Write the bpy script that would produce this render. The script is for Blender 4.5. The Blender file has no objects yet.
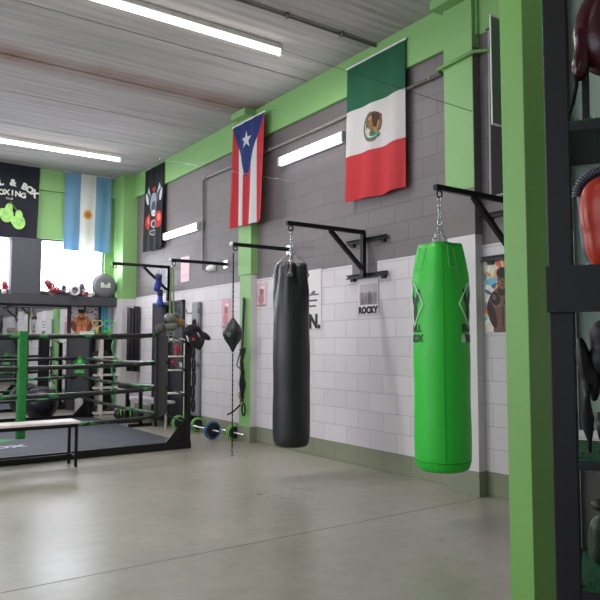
import bpy, bmesh, math, random
import numpy as np
from mathutils import Vector, Matrix, noise
random.seed(7)
S = bpy.context.scene
COL = S.collection
PI = math.pi

# ------------------------------------------------------------------ camera
YAW, PITCH = math.radians(34.991), math.radians(3.757)
cd = bpy.data.cameras.new('camera'); cam = bpy.data.objects.new('camera', cd); COL.objects.link(cam)
cd.sensor_width = 36; cd.lens = 40.2; cd.clip_start = 0.05
cam.location = (0, 0, 1.35)
cam.rotation_euler = (PI/2 + PITCH, 0, -YAW)
S.camera = cam

# ------------------------------------------------------------------ world, exposure, big lights
W = bpy.data.worlds.new('world'); S.world = W; W.use_nodes = True
W.node_tree.nodes['Background'].inputs[0].default_value = (0.82, 0.9, 1.0, 1)
W.node_tree.nodes['Background'].inputs[1].default_value = 2.2
S.view_settings.view_transform = 'Standard'; S.view_settings.look = 'None'
S.view_settings.exposure = -0.06; S.view_settings.gamma = 1; S.view_settings.use_curve_mapping = False

def area(name, loc, rot, sx, sy, power, color=(1, 1, 1)):
    l = bpy.data.lights.new(name, 'AREA'); l.shape = 'RECTANGLE'; l.size = sx; l.size_y = sy
    l.energy = power; l.color = color
    o = bpy.data.objects.new(name, l); COL.objects.link(o); o.location = loc; o.rotation_euler = rot
    return o
# daylight through the back windows and through the large openings of the left wall
area('window_daylight', (3.7, 13.3, 2.8), (-PI/2, 0, 0), 1.3, 1.1, 90, (.93, .96, 1))
area('window_daylight', (0.9, 13.3, 2.8), (-PI/2, 0, 0), 3.2, 1.1, 130, (.93, .96, 1))
for wy, pw in ((0.3, 15), (4.4, 100), (8.5, 150)):
    area('side_window_daylight', (-4.3, wy, 2.4), (0, -PI/2, 0), 2.2, 3.0, pw, (.95, .97, 1))

# ------------------------------------------------------------------ helpers
def lin(c):
    return tuple(((v/255)/12.92 if v/255 <= .04045 else ((v/255+.055)/1.055)**2.4) for v in c)
MATS = {}
def mat(name, c, rough=.6, metal=0, var=.08, scale=12, bump=0, bscale=60, emit=0, coat=0, stretch=(1,1,1)):
    if name in MATS: return MATS[name]
    m = bpy.data.materials.new(name); m.use_nodes = True; nt = m.node_tree; N = nt.nodes; L = nt.links
    b = N['Principled BSDF']; c = lin(c)
    b.inputs['Roughness'].default_value = rough; b.inputs['Metallic'].default_value = metal
    b.inputs['Coat Weight'].default_value = coat
    tc = N.new('ShaderNodeTexCoord'); mp = N.new('ShaderNodeMapping'); mp.inputs['Scale'].default_value = stretch
    L.new(tc.outputs['Object'], mp.inputs[0])
    nz = N.new('ShaderNodeTexNoise'); nz.inputs['Scale'].default_value = scale; nz.inputs['Detail'].default_value = 4
    L.new(mp.outputs[0], nz.inputs[0])
    mx = N.new('ShaderNodeMix'); mx.data_type = 'RGBA'
    mx.inputs[6].default_value = tuple(v*(1-var*2) for v in c)+(1,); mx.inputs[7].default_value = tuple(min(1, v*(1+var*2)) for v in c)+(1,)
    L.new(nz.outputs[0], mx.inputs[0]); L.new(mx.outputs[2], b.inputs['Base Color'])
    if bump:
        n2 = N.new('ShaderNodeTexNoise'); n2.inputs['Scale'].default_value = bscale; L.new(mp.outputs[0], n2.inputs[0])
        bp = N.new('ShaderNodeBump'); bp.inputs['Strength'].default_value = bump; bp.inputs['Distance'].default_value = .01
        L.new(n2.outputs[0], bp.inputs['Height']); L.new(bp.outputs[0], b.inputs['Normal'])
    if emit:
        b.inputs['Emission Color'].default_value = c+(1,); b.inputs['Emission Strength'].default_value = emit
    MATS[name] = m
    return m
def mat_attr(name, rough=.7, bump=.15):
    """albedo from the mesh's own painted print"""
    if name in MATS: return MATS[name]
    m = bpy.data.materials.new(name); m.use_nodes = True; nt = m.node_tree; N = nt.nodes; L = nt.links
    b = N['Principled BSDF']; b.inputs['Roughness'].default_value = rough
    a = N.new('ShaderNodeAttribute'); a.attribute_name = 'Col'; L.new(a.outputs[0], b.inputs['Base Color'])
    tc = N.new('ShaderNodeTexCoord'); n2 = N.new('ShaderNodeTexNoise'); n2.inputs['Scale'].default_value = 8; L.new(tc.outputs['Object'], n2.inputs[0])
    bp = N.new('ShaderNodeBump'); bp.inputs['Strength'].default_value = bump; bp.inputs['Distance'].default_value = .02
    L.new(n2.outputs[0], bp.inputs['Height']); L.new(bp.outputs[0], b.inputs['Normal'])
    MATS[name] = m
    return m

def link(name, bm, m, parent=None, smooth=False, loc=None):
    me = bpy.data.meshes.new(name); bmesh.ops.recalc_face_normals(bm, faces=bm.faces)
    bm.to_mesh(me); bm.free()
    for x in (m if isinstance(m, (list, tuple)) else [m]): me.materials.append(x)
    if smooth:
        for p in me.polygons: p.use_smooth = True
    o = bpy.data.objects.new(name, me); COL.objects.link(o)
    if parent: o.parent = parent
    if loc: o.location = loc
    return o
def bevel_mod(o, w=.004, seg=2):
    md = o.modifiers.new('bevel', 'BEVEL'); md.width = w; md.segments = seg; md.limit_method = 'ANGLE'
    return o
def NB(): return bmesh.new()
def box(bm, x0, y0, z0, x1, y1, z1, M=None, mi=0):
    vs = [bm.verts.new((x, y, z)) for x in (x0, x1) for y in (y0, y1) for z in (z0, z1)]
    if M is not None:
        for v in vs: v.co = M @ v.co
    for f in ((0,1,3,2),(4,6,7,5),(0,4,5,1),(2,3,7,6),(0,2,6,4),(1,5,7,3)):
        fc = bm.faces.new([vs[i] for i in f]); fc.material_index = mi
    return bm
def bar(bm, a, b, w, h=None, up=(0,0,1)):
    """rectangular bar between two points"""
    h = h or w; a = Vector(a); b = Vector(b); d = (b-a); ln = d.length; d.normalize()
    up = Vector(up)
    if abs(d.dot(up)) > .98: up = Vector((1, 0, 0))
    s = d.cross(up).normalized(); u = s.cross(d)
    M = Matrix((( d.x, s.x, u.x, a.x), (d.y, s.y, u.y, a.y), (d.z, s.z, u.z, a.z), (0,0,0,1)))
    return box(bm, 0, -w/2, -h/2, ln, w/2, h/2, M)
def tube(bm, pts, r, n=8, closed=False):
    pts = [Vector(p) for p in pts]; rings = []; k = len(pts)
    rr = r if isinstance(r, (list, tuple)) else [r]*k
    pu = None
    for i, p in enumerate(pts):
        if closed: t = pts[(i+1) % k]-pts[i-1]
        else: t = pts[min(i+1, k-1)]-pts[max(i-1, 0)]
        t.normalize()
        if pu is None: pu = t.orthogonal().normalized()
        pu = (pu - t*pu.dot(t)); pu = pu.normalized() if pu.length > 1e-6 else t.orthogonal().normalized()
        v = t.cross(pu)
        rings.append([bm.verts.new(p+(pu*math.cos(2*PI*j/n)+v*math.sin(2*PI*j/n))*rr[i]) for j in range(n)])
    for i in range(k if closed else k-1):
        A, B = rings[i], rings[(i+1) % k]
        for j in range(n): bm.faces.new((A[j], A[(j+1) % n], B[(j+1) % n], B[j]))
    if not closed:
        bm.faces.new(rings[0][::-1]); bm.faces.new(rings[-1])
    return bm
def lathe(bm, prof, n=32, fn=None, center=(0,0,0), axis='z'):
    """prof: list of (r, z); fn(angle, z, r) -> r"""
    rings = []
    for (r, z) in prof:
        ring = []
        for j in range(n):
            a = 2*PI*j/n; q = fn(a, z, r) if fn else r
            p = Vector((q*math.cos(a), q*math.sin(a), z))
            if axis == 'y': p = Vector((p.x, p.z, p.y))
            if axis == 'x': p = Vector((p.z, p.x, p.y))
            ring.append(bm.verts.new(p+Vector(center)))
        rings.append(ring)
    for A, B in zip(rings, rings[1:]):
        for j in range(n): bm.faces.new((A[j], A[(j+1) % n], B[(j+1) % n], B[j]))
    bm.faces.new(rings[0][::-1]); bm.faces.new(rings[-1])
    return bm
def ell(bm, c, r, rot=None, u=20, v=14):
    M = Matrix.Translation(c) @ (rot.to_4x4() if rot else Matrix.Identity(4)) @ Matrix.Diagonal((*r, 1))
    bmesh.ops.create_uvsphere(bm, u_segments=u, v_segments=v, radius=1, matrix=M)
    return bm
def torus(bm, c, R, r, axis='z', n=20, m=8, squash=(1,1,1), rot=None):
    pts = []
    for i in range(n):
        a = 2*PI*i/n; p = Vector((math.cos(a)*R, math.sin(a)*R, 0))
        if axis == 'x': p = Vector((0, p.x, p.y))
        if axis == 'y': p = Vector((p.x, 0, p.y))
        p = Vector((p.x*squash[0], p.y*squash[1], p.z*squash[2]))
        if rot: p = rot @ p
        pts.append(p+Vector(c))
    return tube(bm, pts, r, m, closed=True)
def chain(bm, a, b, link_len=.035, wire=.0035, width=.011):
    a = Vector(a); b = Vector(b); d = b-a; n = max(2, round(d.length/(link_len*.72))); dn = d.normalized()
    q = dn.to_track_quat('Z', 'Y').to_matrix()
    for i in range(n):
        c = a+d*((i+.5)/n); pts = []
        for k in range(12):
            t = 2*PI*k/12; p = Vector((math.cos(t)*width, 0, math.sin(t)*link_len/2))
            if i % 2: p = Vector((0, p.x, p.z))
            pts.append(c+q @ p)
        tube(bm, pts, wire, 5, closed=True)
    return bm
def thing(name, label, cat, loc=(0,0,0), rz=0, group=None):
    o = bpy.data.objects.new(name, None); COL.objects.link(o); o.empty_display_size = .1
    o.location = loc; o.rotation_euler = (0, 0, rz); o['label'] = label; o['category'] = cat
    if group: o['group'] = group
    return o
def tag(o, label, cat, group=None):
    o['label'] = label; o['category'] = cat
    if group: o['group'] = group
    return o
def struct(name, bm, m, smooth=False):
    o = link(name, bm, m, None, smooth); o['kind'] = 'structure'; return o
def copy_tree(o, parent=None):
    c = o.copy(); COL.objects.link(c)
    if parent is not None: c.parent = parent
    for ch in [x for x in o.children]: copy_tree(ch, c)
    return c

def textmesh(s, size, depth=.002, bold=0.0, align='CENTER'):
    """list of (verts, faces) of a word, x right, y up, z out; built once and read back"""
    cu = bpy.data.curves.new('t', 'FONT'); cu.body = s; cu.size = size; cu.extrude = depth/2; cu.align_x = align
    cu.offset = bold; cu.resolution_u = 3
    o = bpy.data.objects.new('t', cu); COL.objects.link(o)
    bpy.context.view_layer.update()
    me = bpy.data.meshes.new_from_object(o.evaluated_get(bpy.context.evaluated_depsgraph_get()))
    vs = [v.co.copy() for v in me.vertices]; fs = [tuple(p.vertices) for p in me.polygons]
    bpy.data.objects.remove(o); bpy.data.curves.remove(cu); bpy.data.meshes.remove(me)
    return vs, fs
def put_text(bm, s, size, fn, depth=.002, bold=0., align='CENTER', sx=1., mi=0):
    vs, fs = textmesh(s, size, depth, bold, align)
    nv = [bm.verts.new(fn(Vector((v.x*sx, v.y, v.z)))) for v in vs]
    for f in fs:
        try: bm.faces.new([nv[i] for i in f]).material_index = mi
        except ValueError: pass
def on_wall_right(y0, z0, x):
    """text plane on the right wall, reading direction towards -Y"""
    return lambda v: Vector((x - v.z, y0 - v.x, z0 + v.y))
def on_back(x0, z0, y):
    return lambda v: Vector((x0 + v.x, y - v.z, z0 + v.y))

# painted prints: numpy masks on a fine cell grid, colour belongs to the cloth/paper itself
def canvas_arr(nx, nz, c): a = np.empty((nz, nx, 3)); a[:] = lin(c); return a
def grid_uv(nx, nz, w, h):
    u = (np.arange(nx)+.5)/nx*w; v = (np.arange(nz)+.5)/nz*h
    return np.meshgrid(u, v)
def pe(a, U, V, cx, cy, rx, ry, c, ang=0):
    ca, sa = math.cos(ang), math.sin(ang); X = (U-cx)*ca+(V-cy)*sa; Y = -(U-cx)*sa+(V-cy)*ca
    a[(X/rx)**2+(Y/ry)**2 < 1] = lin(c)
def pr_(a, U, V, x0, x1, y0, y1, c): a[(U > x0) & (U < x1) & (V > y0) & (V < y1)] = lin(c)
def pp(a, U, V, pts, c):
    m = np.zeros(U.shape, bool); n = len(pts)
    for i in range(n):
        (x1, y1), (x2, y2) = pts[i], pts[(i+1) % n]
        if y1 == y2: continue
        k = ((V > min(y1, y2)) & (V <= max(y1, y2)) & (U < (x2-x1)*(V-y1)/(y2-y1)+x1)); m ^= k
    a[m] = lin(c)
def print_sheet(name, arr, pos, m, thick=0, parent=None):
    """pos(s, t) -> Vector for s,t in 0..1 ; arr[row 0]=bottom"""
    nz, nx = arr.shape[:2]
    me = bpy.data.meshes.new(name)
    P = np.array([pos(i/nx, j/nz)[:] for j in range(nz+1) for i in range(nx+1)], dtype=float)
    J, I = np.mgrid[0:nz, 0:nx]; a = (J*(nx+1)+I).ravel(); F = np.stack([a, a+1, a+nx+2, a+nx+1], 1)
    me.vertices.add(len(P)); me.vertices.foreach_set('co', P.ravel())
    me.loops.add(F.size); me.loops.foreach_set('vertex_index', F.ravel().astype(np.int32))
    me.polygons.add(len(F)); me.polygons.foreach_set('loop_start', np.arange(0, F.size, 4, dtype=np.int32))
    me.update(calc_edges=True)
    at = me.color_attributes.new('Col', 'FLOAT_COLOR', 'CORNER')
    C = np.concatenate([arr.reshape(-1, 3), np.ones((nx*nz, 1))], 1)
    at.data.foreach_set('color', np.repeat(C, 4, axis=0).ravel().astype(np.float32))
    me.polygons.foreach_set('use_smooth', np.ones(len(F), bool)); me.materials.append(m)
    o = bpy.data.objects.new(name, me); COL.objects.link(o)
    if parent: o.parent = parent
    if thick:
        md = o.modifiers.new('solid', 'SOLIDIFY'); md.thickness = thick; md.offset = 0
    return o

def blob(parts, res=.012):
    """smooth body from ellipsoids (metaball evaluated to a mesh); parts: (x,y,z,rx,ry,rz[,rotation euler])"""
    mb = bpy.data.metaballs.new('mb%d' % random.randrange(10**9)); mb.resolution = res; mb.render_resolution = res; mb.threshold = .6
    for p in parts:
        e = mb.elements.new(type='ELLIPSOID'); e.co = p[:3]
        k = 1.32; mx = max(p[3:6])*k; e.radius = 1*mx; e.size_x = p[3]*k/mx; e.size_y = p[4]*k/mx; e.size_z = p[5]*k/mx
        # metaball ellipsoid: size scales the unit ball of given radius
        if len(p) > 6:
            from mathutils import Euler
            e.rotation = Euler(p[6]).to_quaternion()
    o = bpy.data.objects.new('mb%d' % random.randrange(10**9), mb); COL.objects.link(o); bpy.context.view_layer.update()
    me = bpy.data.meshes.new_from_object(o.evaluated_get(bpy.context.evaluated_depsgraph_get()))
    bm = bmesh.new(); bm.from_mesh(me)
    bpy.data.objects.remove(o); bpy.data.metaballs.remove(mb); bpy.data.meshes.remove(me)
    return bm
_gl = {}
def glove(label, col, cuffcol, loc, rot, s=1., group=None, rough=.35, small=True, lace=None, hand=1):
    """boxing glove about 0.29 m long, fingers towards +z, palm towards -y, thumb at +x*hand"""
    r = thing('boxing_glove', label, 'glove', loc, 0, group); r.rotation_euler = rot; r.scale = (s, s, s)
    res = .014 if small else .007
    key = (small, hand)
    if key not in _gl:
        b1 = blob([(0, .005, .185, .062, .052, .06), (0, -.018, .165, .05, .045, .06), (0, .0, .115, .048, .04, .06), (0, .0, .075, .043, .036, .05)], res)
        b2 = blob([(.052*hand, -.02, .135, .021, .023, .045, (0, -.35*hand, 0)), (.042*hand, -.012, .09, .022, .022, .035, (0, .2*hand, 0))], res)
        _gl[key] = []
        for nm, b in (('b', b1), ('t', b2)):
            me = bpy.data.meshes.new('glove_'+nm); b.to_mesh(me); b.free()
            for p in me.polygons: p.use_smooth = True
            _gl[key].append(me)
    m = mat('leather_%d_%d_%d' % tuple(col), col, rough, var=.05, bump=.1, bscale=200)
    for me, nm in zip(_gl[key], ('padding', 'thumb')):
        c = me.copy(); c.materials.clear(); c.materials.append(m)
        o = bpy.data.objects.new(nm, c); COL.objects.link(o); o.parent = r
    mc = mat('leather_%d_%d_%d' % tuple(cuffcol), cuffcol, rough+.1, var=.05)
    b = NB(); lathe(b, [(.03, -.002), (.041, 0), (.043, .02), (.042, .05), (.045, .078), (.03, .08)], 24, lambda a, z, q: q*(1 if True else 1)*(1-.16*abs(math.sin(a))))
    cf = link('cuff', b, mc, r, True)
    b = NB(); lathe(b, [(.044, .018), (.0465, .02), (.0465, .052), (.044, .054)], 24, lambda a, z, q: q*(1-.16*abs(math.sin(a))))
    link('wrist_strap', b, mat('strap_%d_%d_%d' % tuple(cuffcol), tuple(int(v*.7+30) for v in cuffcol), .6), r, True)
    if lace:
        b = NB(); tube(b, lace, .004, 6); link('lace', b, MATS['black_cloth'], r, True)
    return r

# ------------------------------------------------------------------ shared materials
black_metal = mat('black_metal', (22, 22, 24), .35, .3, var=.1)
chrome = mat('chrome', (200, 202, 205), .25, 1, var=.03)
white_plastic = mat('white_plastic', (235, 235, 232), .4)
black_cloth = mat('black_cloth', (22, 22, 26), .8, bump=.2)
black_leather = mat('black_leather', (30, 31, 35), .42, var=.12, bump=.15, bscale=25)
GREEN = (132, 178, 112)
green_paint = mat('green_paint', GREEN, .55, var=.04, scale=3, bump=.05)
white_paint = mat('white_paint', (206, 202, 204), .6, var=.03, scale=4)
grey_paint = mat('grey_paint', (112, 106, 107), .6, var=.06, scale=4)
base_paint = mat('base_paint', (128, 132, 112), .6, var=.06, scale=5)
dark_shelf = mat('dark_shelf', (66, 66, 72), .55)
neon = mat('neon_green', (60, 200, 60), .5)
blue_leather = mat('blue_leather', (36, 70, 150), .4)
red_leather = mat('red_leather', (150, 30, 45), .4)
tube_mat = mat('lamp_tube', (255, 250, 245), .5, var=0, emit=6)

# ================================================================== STRUCTURE
XR, YB, H = 4.85, 13.05, 4.65
XL, YF = -4.0, -3.0
def floor_mat():
    m = bpy.data.materials.new('concrete_floor'); m.use_nodes = True; nt = m.node_tree; N = nt.nodes; L = nt.links; b = N['Principled BSDF']
    tc = N.new('ShaderNodeTexCoord')
    n1 = N.new('ShaderNodeTexNoise'); n1.inputs['Scale'].default_value = .7; n1.inputs['Detail'].default_value = 8; n1.inputs['Roughness'].default_value = .65
    n2 = N.new('ShaderNodeTexNoise'); n2.inputs['Scale'].default_value = 9; n2.inputs['Detail'].default_value = 6
    L.new(tc.outputs['Object'], n1.inputs[0]); L.new(tc.outputs['Object'], n2.inputs[0])
    cr = N.new('ShaderNodeValToRGB'); cr.color_ramp.elements[0].position = .35; cr.color_ramp.elements[1].position = .7
    cr.color_ramp.elements[0].color = lin((152, 148, 136))+(1,); cr.color_ramp.elements[1].color = lin((180, 175, 163))+(1,)
    L.new(n1.outputs[0], cr.inputs[0])
    mx = N.new('ShaderNodeMix'); mx.data_type = 'RGBA'; mx.blend_type = 'MULTIPLY'; mx.inputs[0].default_value = .35
    L.new(cr.outputs[0], mx.inputs[6]); L.new(n2.outputs[0], mx.inputs[7])
    # small scuffs: thresholded stretched noise
    n3 = N.new('ShaderNodeTexNoise'); n3.inputs['Scale'].default_value = 3.2; n3.inputs['Detail'].default_value = 3; n3.inputs['Distortion'].default_value = 2
    L.new(tc.outputs['Object'], n3.inputs[0])
    c3 = N.new('ShaderNodeValToRGB'); c3.color_ramp.elements[0].position = .70; c3.color_ramp.elements[1].position = .74
    c3.color_ramp.elements[0].color = (0,0,0,1); c3.color_ramp.elements[1].color = (.5,.5,.5,1); L.new(n3.outputs[0], c3.inputs[0])
    m2 = N.new('ShaderNodeMix'); m2.data_type = 'RGBA'; L.new(c3.outputs[0], m2.inputs[0]); L.new(mx.outputs[2], m2.inputs[6])
    m2.inputs[7].default_value = lin((110, 106, 98))+(1,)
    L.new(m2.outputs[2], b.inputs['Base Color'])
    r = N.new('ShaderNodeMapRange'); r.inputs[3].default_value = .2; r.inputs[4].default_value = .42; L.new(n1.outputs[0], r.inputs[0]); L.new(r.outputs[0], b.inputs['Roughness'])
    return m
b = NB(); box(b, XL, YF, -.1, XR, YB, 0); struct('floor', b, floor_mat())
b = NB()
for y in (3.99, 0.0): box(b, XL, y, -.01, XR, y+.007, .0006)
struct('trim_1', b, mat('floor_joint', (105, 100, 92), .8))

def ceil_mat():
    m = bpy.data.materials.new('concrete_slab'); m.use_nodes = True; nt = m.node_tree; N = nt.nodes; L = nt.links; b = N['Principled BSDF']
    b.inputs['Roughness'].default_value = .8
    tc = N.new('ShaderNodeTexCoord'); mp = N.new('ShaderNodeMapping'); mp.inputs['Scale'].default_value = (.5, 9, 1); L.new(tc.outputs['Object'], mp.inputs[0])
    n1 = N.new('ShaderNodeTexNoise'); n1.inputs['Scale'].default_value = 1.6; n1.inputs['Detail'].default_value = 6; n1.inputs['Roughness'].default_value = .6; L.new(mp.outputs[0], n1.inputs[0])
    cr = N.new('ShaderNodeValToRGB'); cr.color_ramp.elements[0].position = .3; cr.color_ramp.elements[1].position = .72
    cr.color_ramp.elements[0].color = lin((150, 145, 143))+(1,); cr.color_ramp.elements[1].color = lin((182, 178, 177))+(1,); L.new(n1.outputs[0], cr.inputs[0])
    n2 = N.new('ShaderNodeTexNoise'); n2.inputs['Scale'].default_value = 1.5; n2.inputs['Detail'].default_value = 5; L.new(tc.outputs['Object'], n2.inputs[0])
    # brown water stain along one slab joint (Y about 8.1)
    sp = N.new('ShaderNodeSeparateXYZ'); L.new(tc.outputs['Object'], sp.inputs[0])
    d = N.new('ShaderNodeMath'); d.operation = 'SUBTRACT'; L.new(sp.outputs[1], d.inputs[0]); d.inputs[1].default_value = 8.0
    ab = N.new('ShaderNodeMath'); ab.operation = 'ABSOLUTE'; L.new(d.outputs[0], ab.inputs[0])
    mr = N.new('ShaderNodeMapRange'); mr.inputs[1].default_value = 0; mr.inputs[2].default_value = .42; mr.inputs[3].default_value = 1.5; mr.inputs[4].default_value = 0; L.new(ab.outputs[0], mr.inputs[0])
    mu = N.new('ShaderNodeMath'); mu.operation = 'MULTIPLY'; L.new(mr.outputs[0], mu.inputs[0]); L.new(n2.outputs[0], mu.inputs[1])
    mx = N.new('ShaderNodeMix'); mx.data_type = 'RGBA'; L.new(mu.outputs[0], mx.inputs[0]); L.new(cr.outputs[0], mx.inputs[6]); mx.inputs[7].default_value = lin((120, 84, 66))+(1,)
    L.new(mx.outputs[2], b.inputs['Base Color'])
    wv = N.new('ShaderNodeTexWave'); wv.bands_direction = 'Y'; wv.inputs['Scale'].default_value = 2.4; wv.inputs['Distortion'].default_value = .3; L.new(tc.outputs['Object'], wv.inputs[0])
    bp = N.new('ShaderNodeBump'); bp.inputs['Strength'].default_value = .25; bp.inputs['Distance'].default_value = .02; L.new(wv.outputs[0], bp.inputs['Height'])
    L.new(bp.outputs[0], b.inputs['Normal'])
    return m
cm = ceil_mat()
joints = [-3.0, -2.1, -0.85, .4, 1.65, 2.9, 4.15, 5.4, 6.68, 8.02, 9.2, 10.57, 11.8, YB]
b = NB()
for a, c in zip(joints, joints[1:]): box(b, XL, a+.011, H, XR, c-.011, H+.1)
box(b, XL, YF, H+.08, XR, YB, H+.14)
struct('ceiling', b, cm)

def block_mat():
    m = bpy.data.materials.new('painted_blocks'); m.use_nodes = True; nt = m.node_tree; N = nt.nodes; L = nt.links; b = N['Principled BSDF']
    b.inputs['Roughness'].default_value = .55
    tc = N.new('ShaderNodeTexCoord'); sp = N.new('ShaderNodeSeparateXYZ'); L.new(tc.outputs['Object'], sp.inputs[0])
    def M(op, a, v):
        n = N.new('ShaderNodeMath'); n.operation = op
        if hasattr(a, 'links'): L.new(a, n.inputs[0])
        else: n.inputs[0].default_value = a
        if hasattr(v, 'links'): L.new(v, n.inputs[1])
        else: n.inputs[1].default_value = v
        return n.outputs[0]
    cb = N.new('ShaderNodeCombineXYZ'); L.new(M('SUBTRACT', sp.outputs[1], .2025), cb.inputs[0]); L.new(M('SUBTRACT', sp.outputs[2], .0155), cb.inputs[1])
    br = N.new('ShaderNodeTexBrick'); L.new(cb.outputs[0], br.inputs[0]); br.inputs['Scale'].default_value = 1
    br.inputs['Brick Width'].default_value = .415; br.inputs['Row Height'].default_value = .201; br.inputs['Mortar Size'].default_value = .004; br.inputs['Mortar Smooth'].default_value = .3
    br.inputs['Color1'].default_value = (1,1,1,1); br.inputs['Color2'].default_value = (.9,.9,.9,1); br.inputs['Mortar'].default_value = (.62,.62,.62,1)
    top = M('GREATER_THAN', sp.outputs[2], 2.252); bot = M('LESS_THAN', sp.outputs[2], .2165)
    # dark paint also on the patch behind the big bracket
    m1 = N.new('ShaderNodeMix'); m1.data_type = 'RGBA'; L.new(top, m1.inputs[0]); m1.inputs[6].default_value = lin((208, 202, 207))+(1,); m1.inputs[7].default_value = lin((112, 105, 107))+(1,)
    py = M('MULTIPLY', M('GREATER_THAN', sp.outputs[1], 5.46), M('LESS_THAN', sp.outputs[1], 5.89)); pz = M('MULTIPLY', M('GREATER_THAN', sp.outputs[2], 2.06), py)
    m0 = N.new('ShaderNodeMix'); m0.data_type = 'RGBA'; L.new(pz, m0.inputs[0]); L.new(m1.outputs[2], m0.inputs[6]); m0.inputs[7].default_value = lin((112, 105, 107))+(1,)
    m2 = N.new('ShaderNodeMix'); m2.data_type = 'RGBA'; L.new(bot, m2.inputs[0]); L.new(m0.outputs[2], m2.inputs[6]); m2.inputs[7].default_value = lin((130, 134, 112))+(1,)
    m3 = N.new('ShaderNodeMix'); m3.data_type = 'RGBA'; m3.blend_type = 'MULTIPLY'; m3.inputs[0].default_value = 1; L.new(m2.outputs[2], m3.inputs[6]); L.new(br.outputs[0], m3.inputs[7])
    L.new(m3.outputs[2], b.inputs['Base Color'])
    nz = N.new('ShaderNodeTexNoise'); nz.inputs['Scale'].default_value = 60; L.new(tc.outputs['Object'], nz.inputs[0])
    h = M('ADD', M('MULTIPLY', br.outputs[1], -1.0), M('MULTIPLY', nz.outputs[0], .25))
    bp = N.new('ShaderNodeBump'); bp.inputs['Strength'].default_value = .5; bp.inputs['Distance'].default_value = .006; L.new(h, bp.inputs['Height']); L.new(bp.outputs[0], b.inputs['Normal'])
    return m
blocks = block_mat()
b = NB(); box(b, XR, YF, 0, XR+.2, YB+.2, H+.1); struct('wall_right', b, blocks)
# green cross beam on the right wall
b = NB(); box(b, 4.80, 4.0, 4.215, XR, YB, H); box(b, 4.83, YF, 4.215, XR, 4.0, H); bevel_mod(struct('trim_2', b, green_paint), .006)
# pillars
def pillar(n, y0, y1, cap):
    b = NB()
    if cap:    # wide upper shaft, narrow painted lower shaft
        box(b, 4.74, y0-.02, 2.32, XR, y1+.02, H, mi=0)
        box(b, 4.755, y0, .2165, XR, y1, 2.32, mi=0)
        box(b, 4.757, y0-.004, .2165, XR, y0, 2.32, mi=1)
    else:
        box(b, 4.75, y0, 2.78, XR, y1, H, mi=0)
        box(b, 4.75, y0, 2.345, XR, y1, 2.78, mi=2)
        box(b, 4.75, y0, .2165, XR, y1, 2.345, mi=1)
        box(b, 4.752, y0-.004, 2.345, XR, y0, 4.1, mi=2)
    box(b, 4.735, y0-.012, 0, XR, y1+.012, .2165, mi=3)
    box(b, 4.62, y0-.04, H-.09, XR, y1+.05, H, mi=0)
    o = struct('trim_%d' % n, b, [green_paint, white_paint, grey_paint, base_paint]); bevel_mod(o, .004)
pillar(3, 7.98, 8.29, True); pillar(4, 4.02, 4.37, False)

# back wall with two windows (front face at Y=13.05), green recess above, dark band at sill, white corner
b = NB()
WZ0, WZ1 = 2.32, 3.34
def bk(x0, x1, z0, z1, mi, y0=YB, y1=YB+.2): box(b, x0, y0, z0, x1, y1, z1, mi=mi)
bk(XL, XR, WZ1, 4.25, 0); bk(XL, XR, 4.25, H+.1, 0, 12.99)
bk(4.40, 4.60, 2.2, WZ1, 0); bk(4.60, XR, 2.2, WZ1, 0)
bk(2.70, 3.12, WZ0, WZ1, 2)
bk(XL, -.9, WZ0, WZ1, 0)
bk(XL, 4.40, 2.05, WZ0, 2)
bk(XL, 4.40, 0, 2.05, 1); bk(4.40, XR, 0, 2.2, 1)
# corner column
box(b, 4.57, 12.5, 2.22, XR, YB, H, mi=0); box(b, 4.57, 12.5, 0, XR, YB, 2.22, mi=1)
struct('wall_back', b, [green_paint, white_paint, dark_shelf])
pane = bpy.data.materials.new('frosted_pane'); pane.use_nodes = True; nt = pane.node_tree; N = nt.nodes; L = nt.links
t1 = N.new('ShaderNodeBsdfTransparent'); t2 = N.new('ShaderNodeBsdfTranslucent'); mxs = N.new('ShaderNodeMixShader'); mxs.inputs[0].default_value = .4
wv = N.new('ShaderNodeTexWave'); wv.inputs['Scale'].default_value = 3; tc = N.new('ShaderNodeTexCoord'); L.new(tc.outputs['Object'], wv.inputs[0])
crp = N.new('ShaderNodeValToRGB'); crp.color_ramp.elements[0].color = (.8,.8,.85,1); crp.color_ramp.elements[1].color = (.95,.95,1,1); L.new(wv.outputs[0], crp.inputs[0]); L.new(crp.outputs[0], t1.inputs[0])
L.new(t1.outputs[0], mxs.inputs[1]); L.new(t2.outputs[0], mxs.inputs[2]); L.new(mxs.outputs[0], N['Material Output'].inputs[0])
frame_m = mat('window_frame', (90, 90, 92), .5)
for n, (x0, x1) in enumerate(((3.12, 4.40), (-.9, 2.70)), 1):
    b = NB(); e = .03
    box(b, x0, YB+.05, WZ0, x0+e, YB+.1, WZ1); box(b, x1-e, YB+.05, WZ0, x1, YB+.1, WZ1)
    box(b, x0+e, YB+.05, WZ0, x1-e, YB+.1, WZ0+e); box(b, x0+e, YB+.05, WZ1-e, x1-e, YB+.1, WZ1)
    w = struct('window_%d' % n, b, frame_m)
    b = NB(); box(b, x0+e, YB+.07, WZ0+e, x1-e, YB+.075, WZ1-e); link('pane', b, pane, w)
# left and front walls (outside the frame, they close the room), with openings for daylight
b = NB()
def lw(y0, y1, z0, z1): box(b, XL-.2, y0, z0, XL, y1, z1)
lw(YF, YB, 3.5, H+.1); lw(YF, YB, 0, 1.3)
for y0, y1 in ((YF, -1.2), (1.8, 2.9), (5.9, 7.0), (10.0, YB)): lw(y0, y1, 1.3, 3.5)
struct('wall_left', b, white_paint)
b = NB(); box(b, XL-.2, YF-.2, 0, XR+.2, YF, H+.1); struct('wall_front', b, white_paint)

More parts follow.
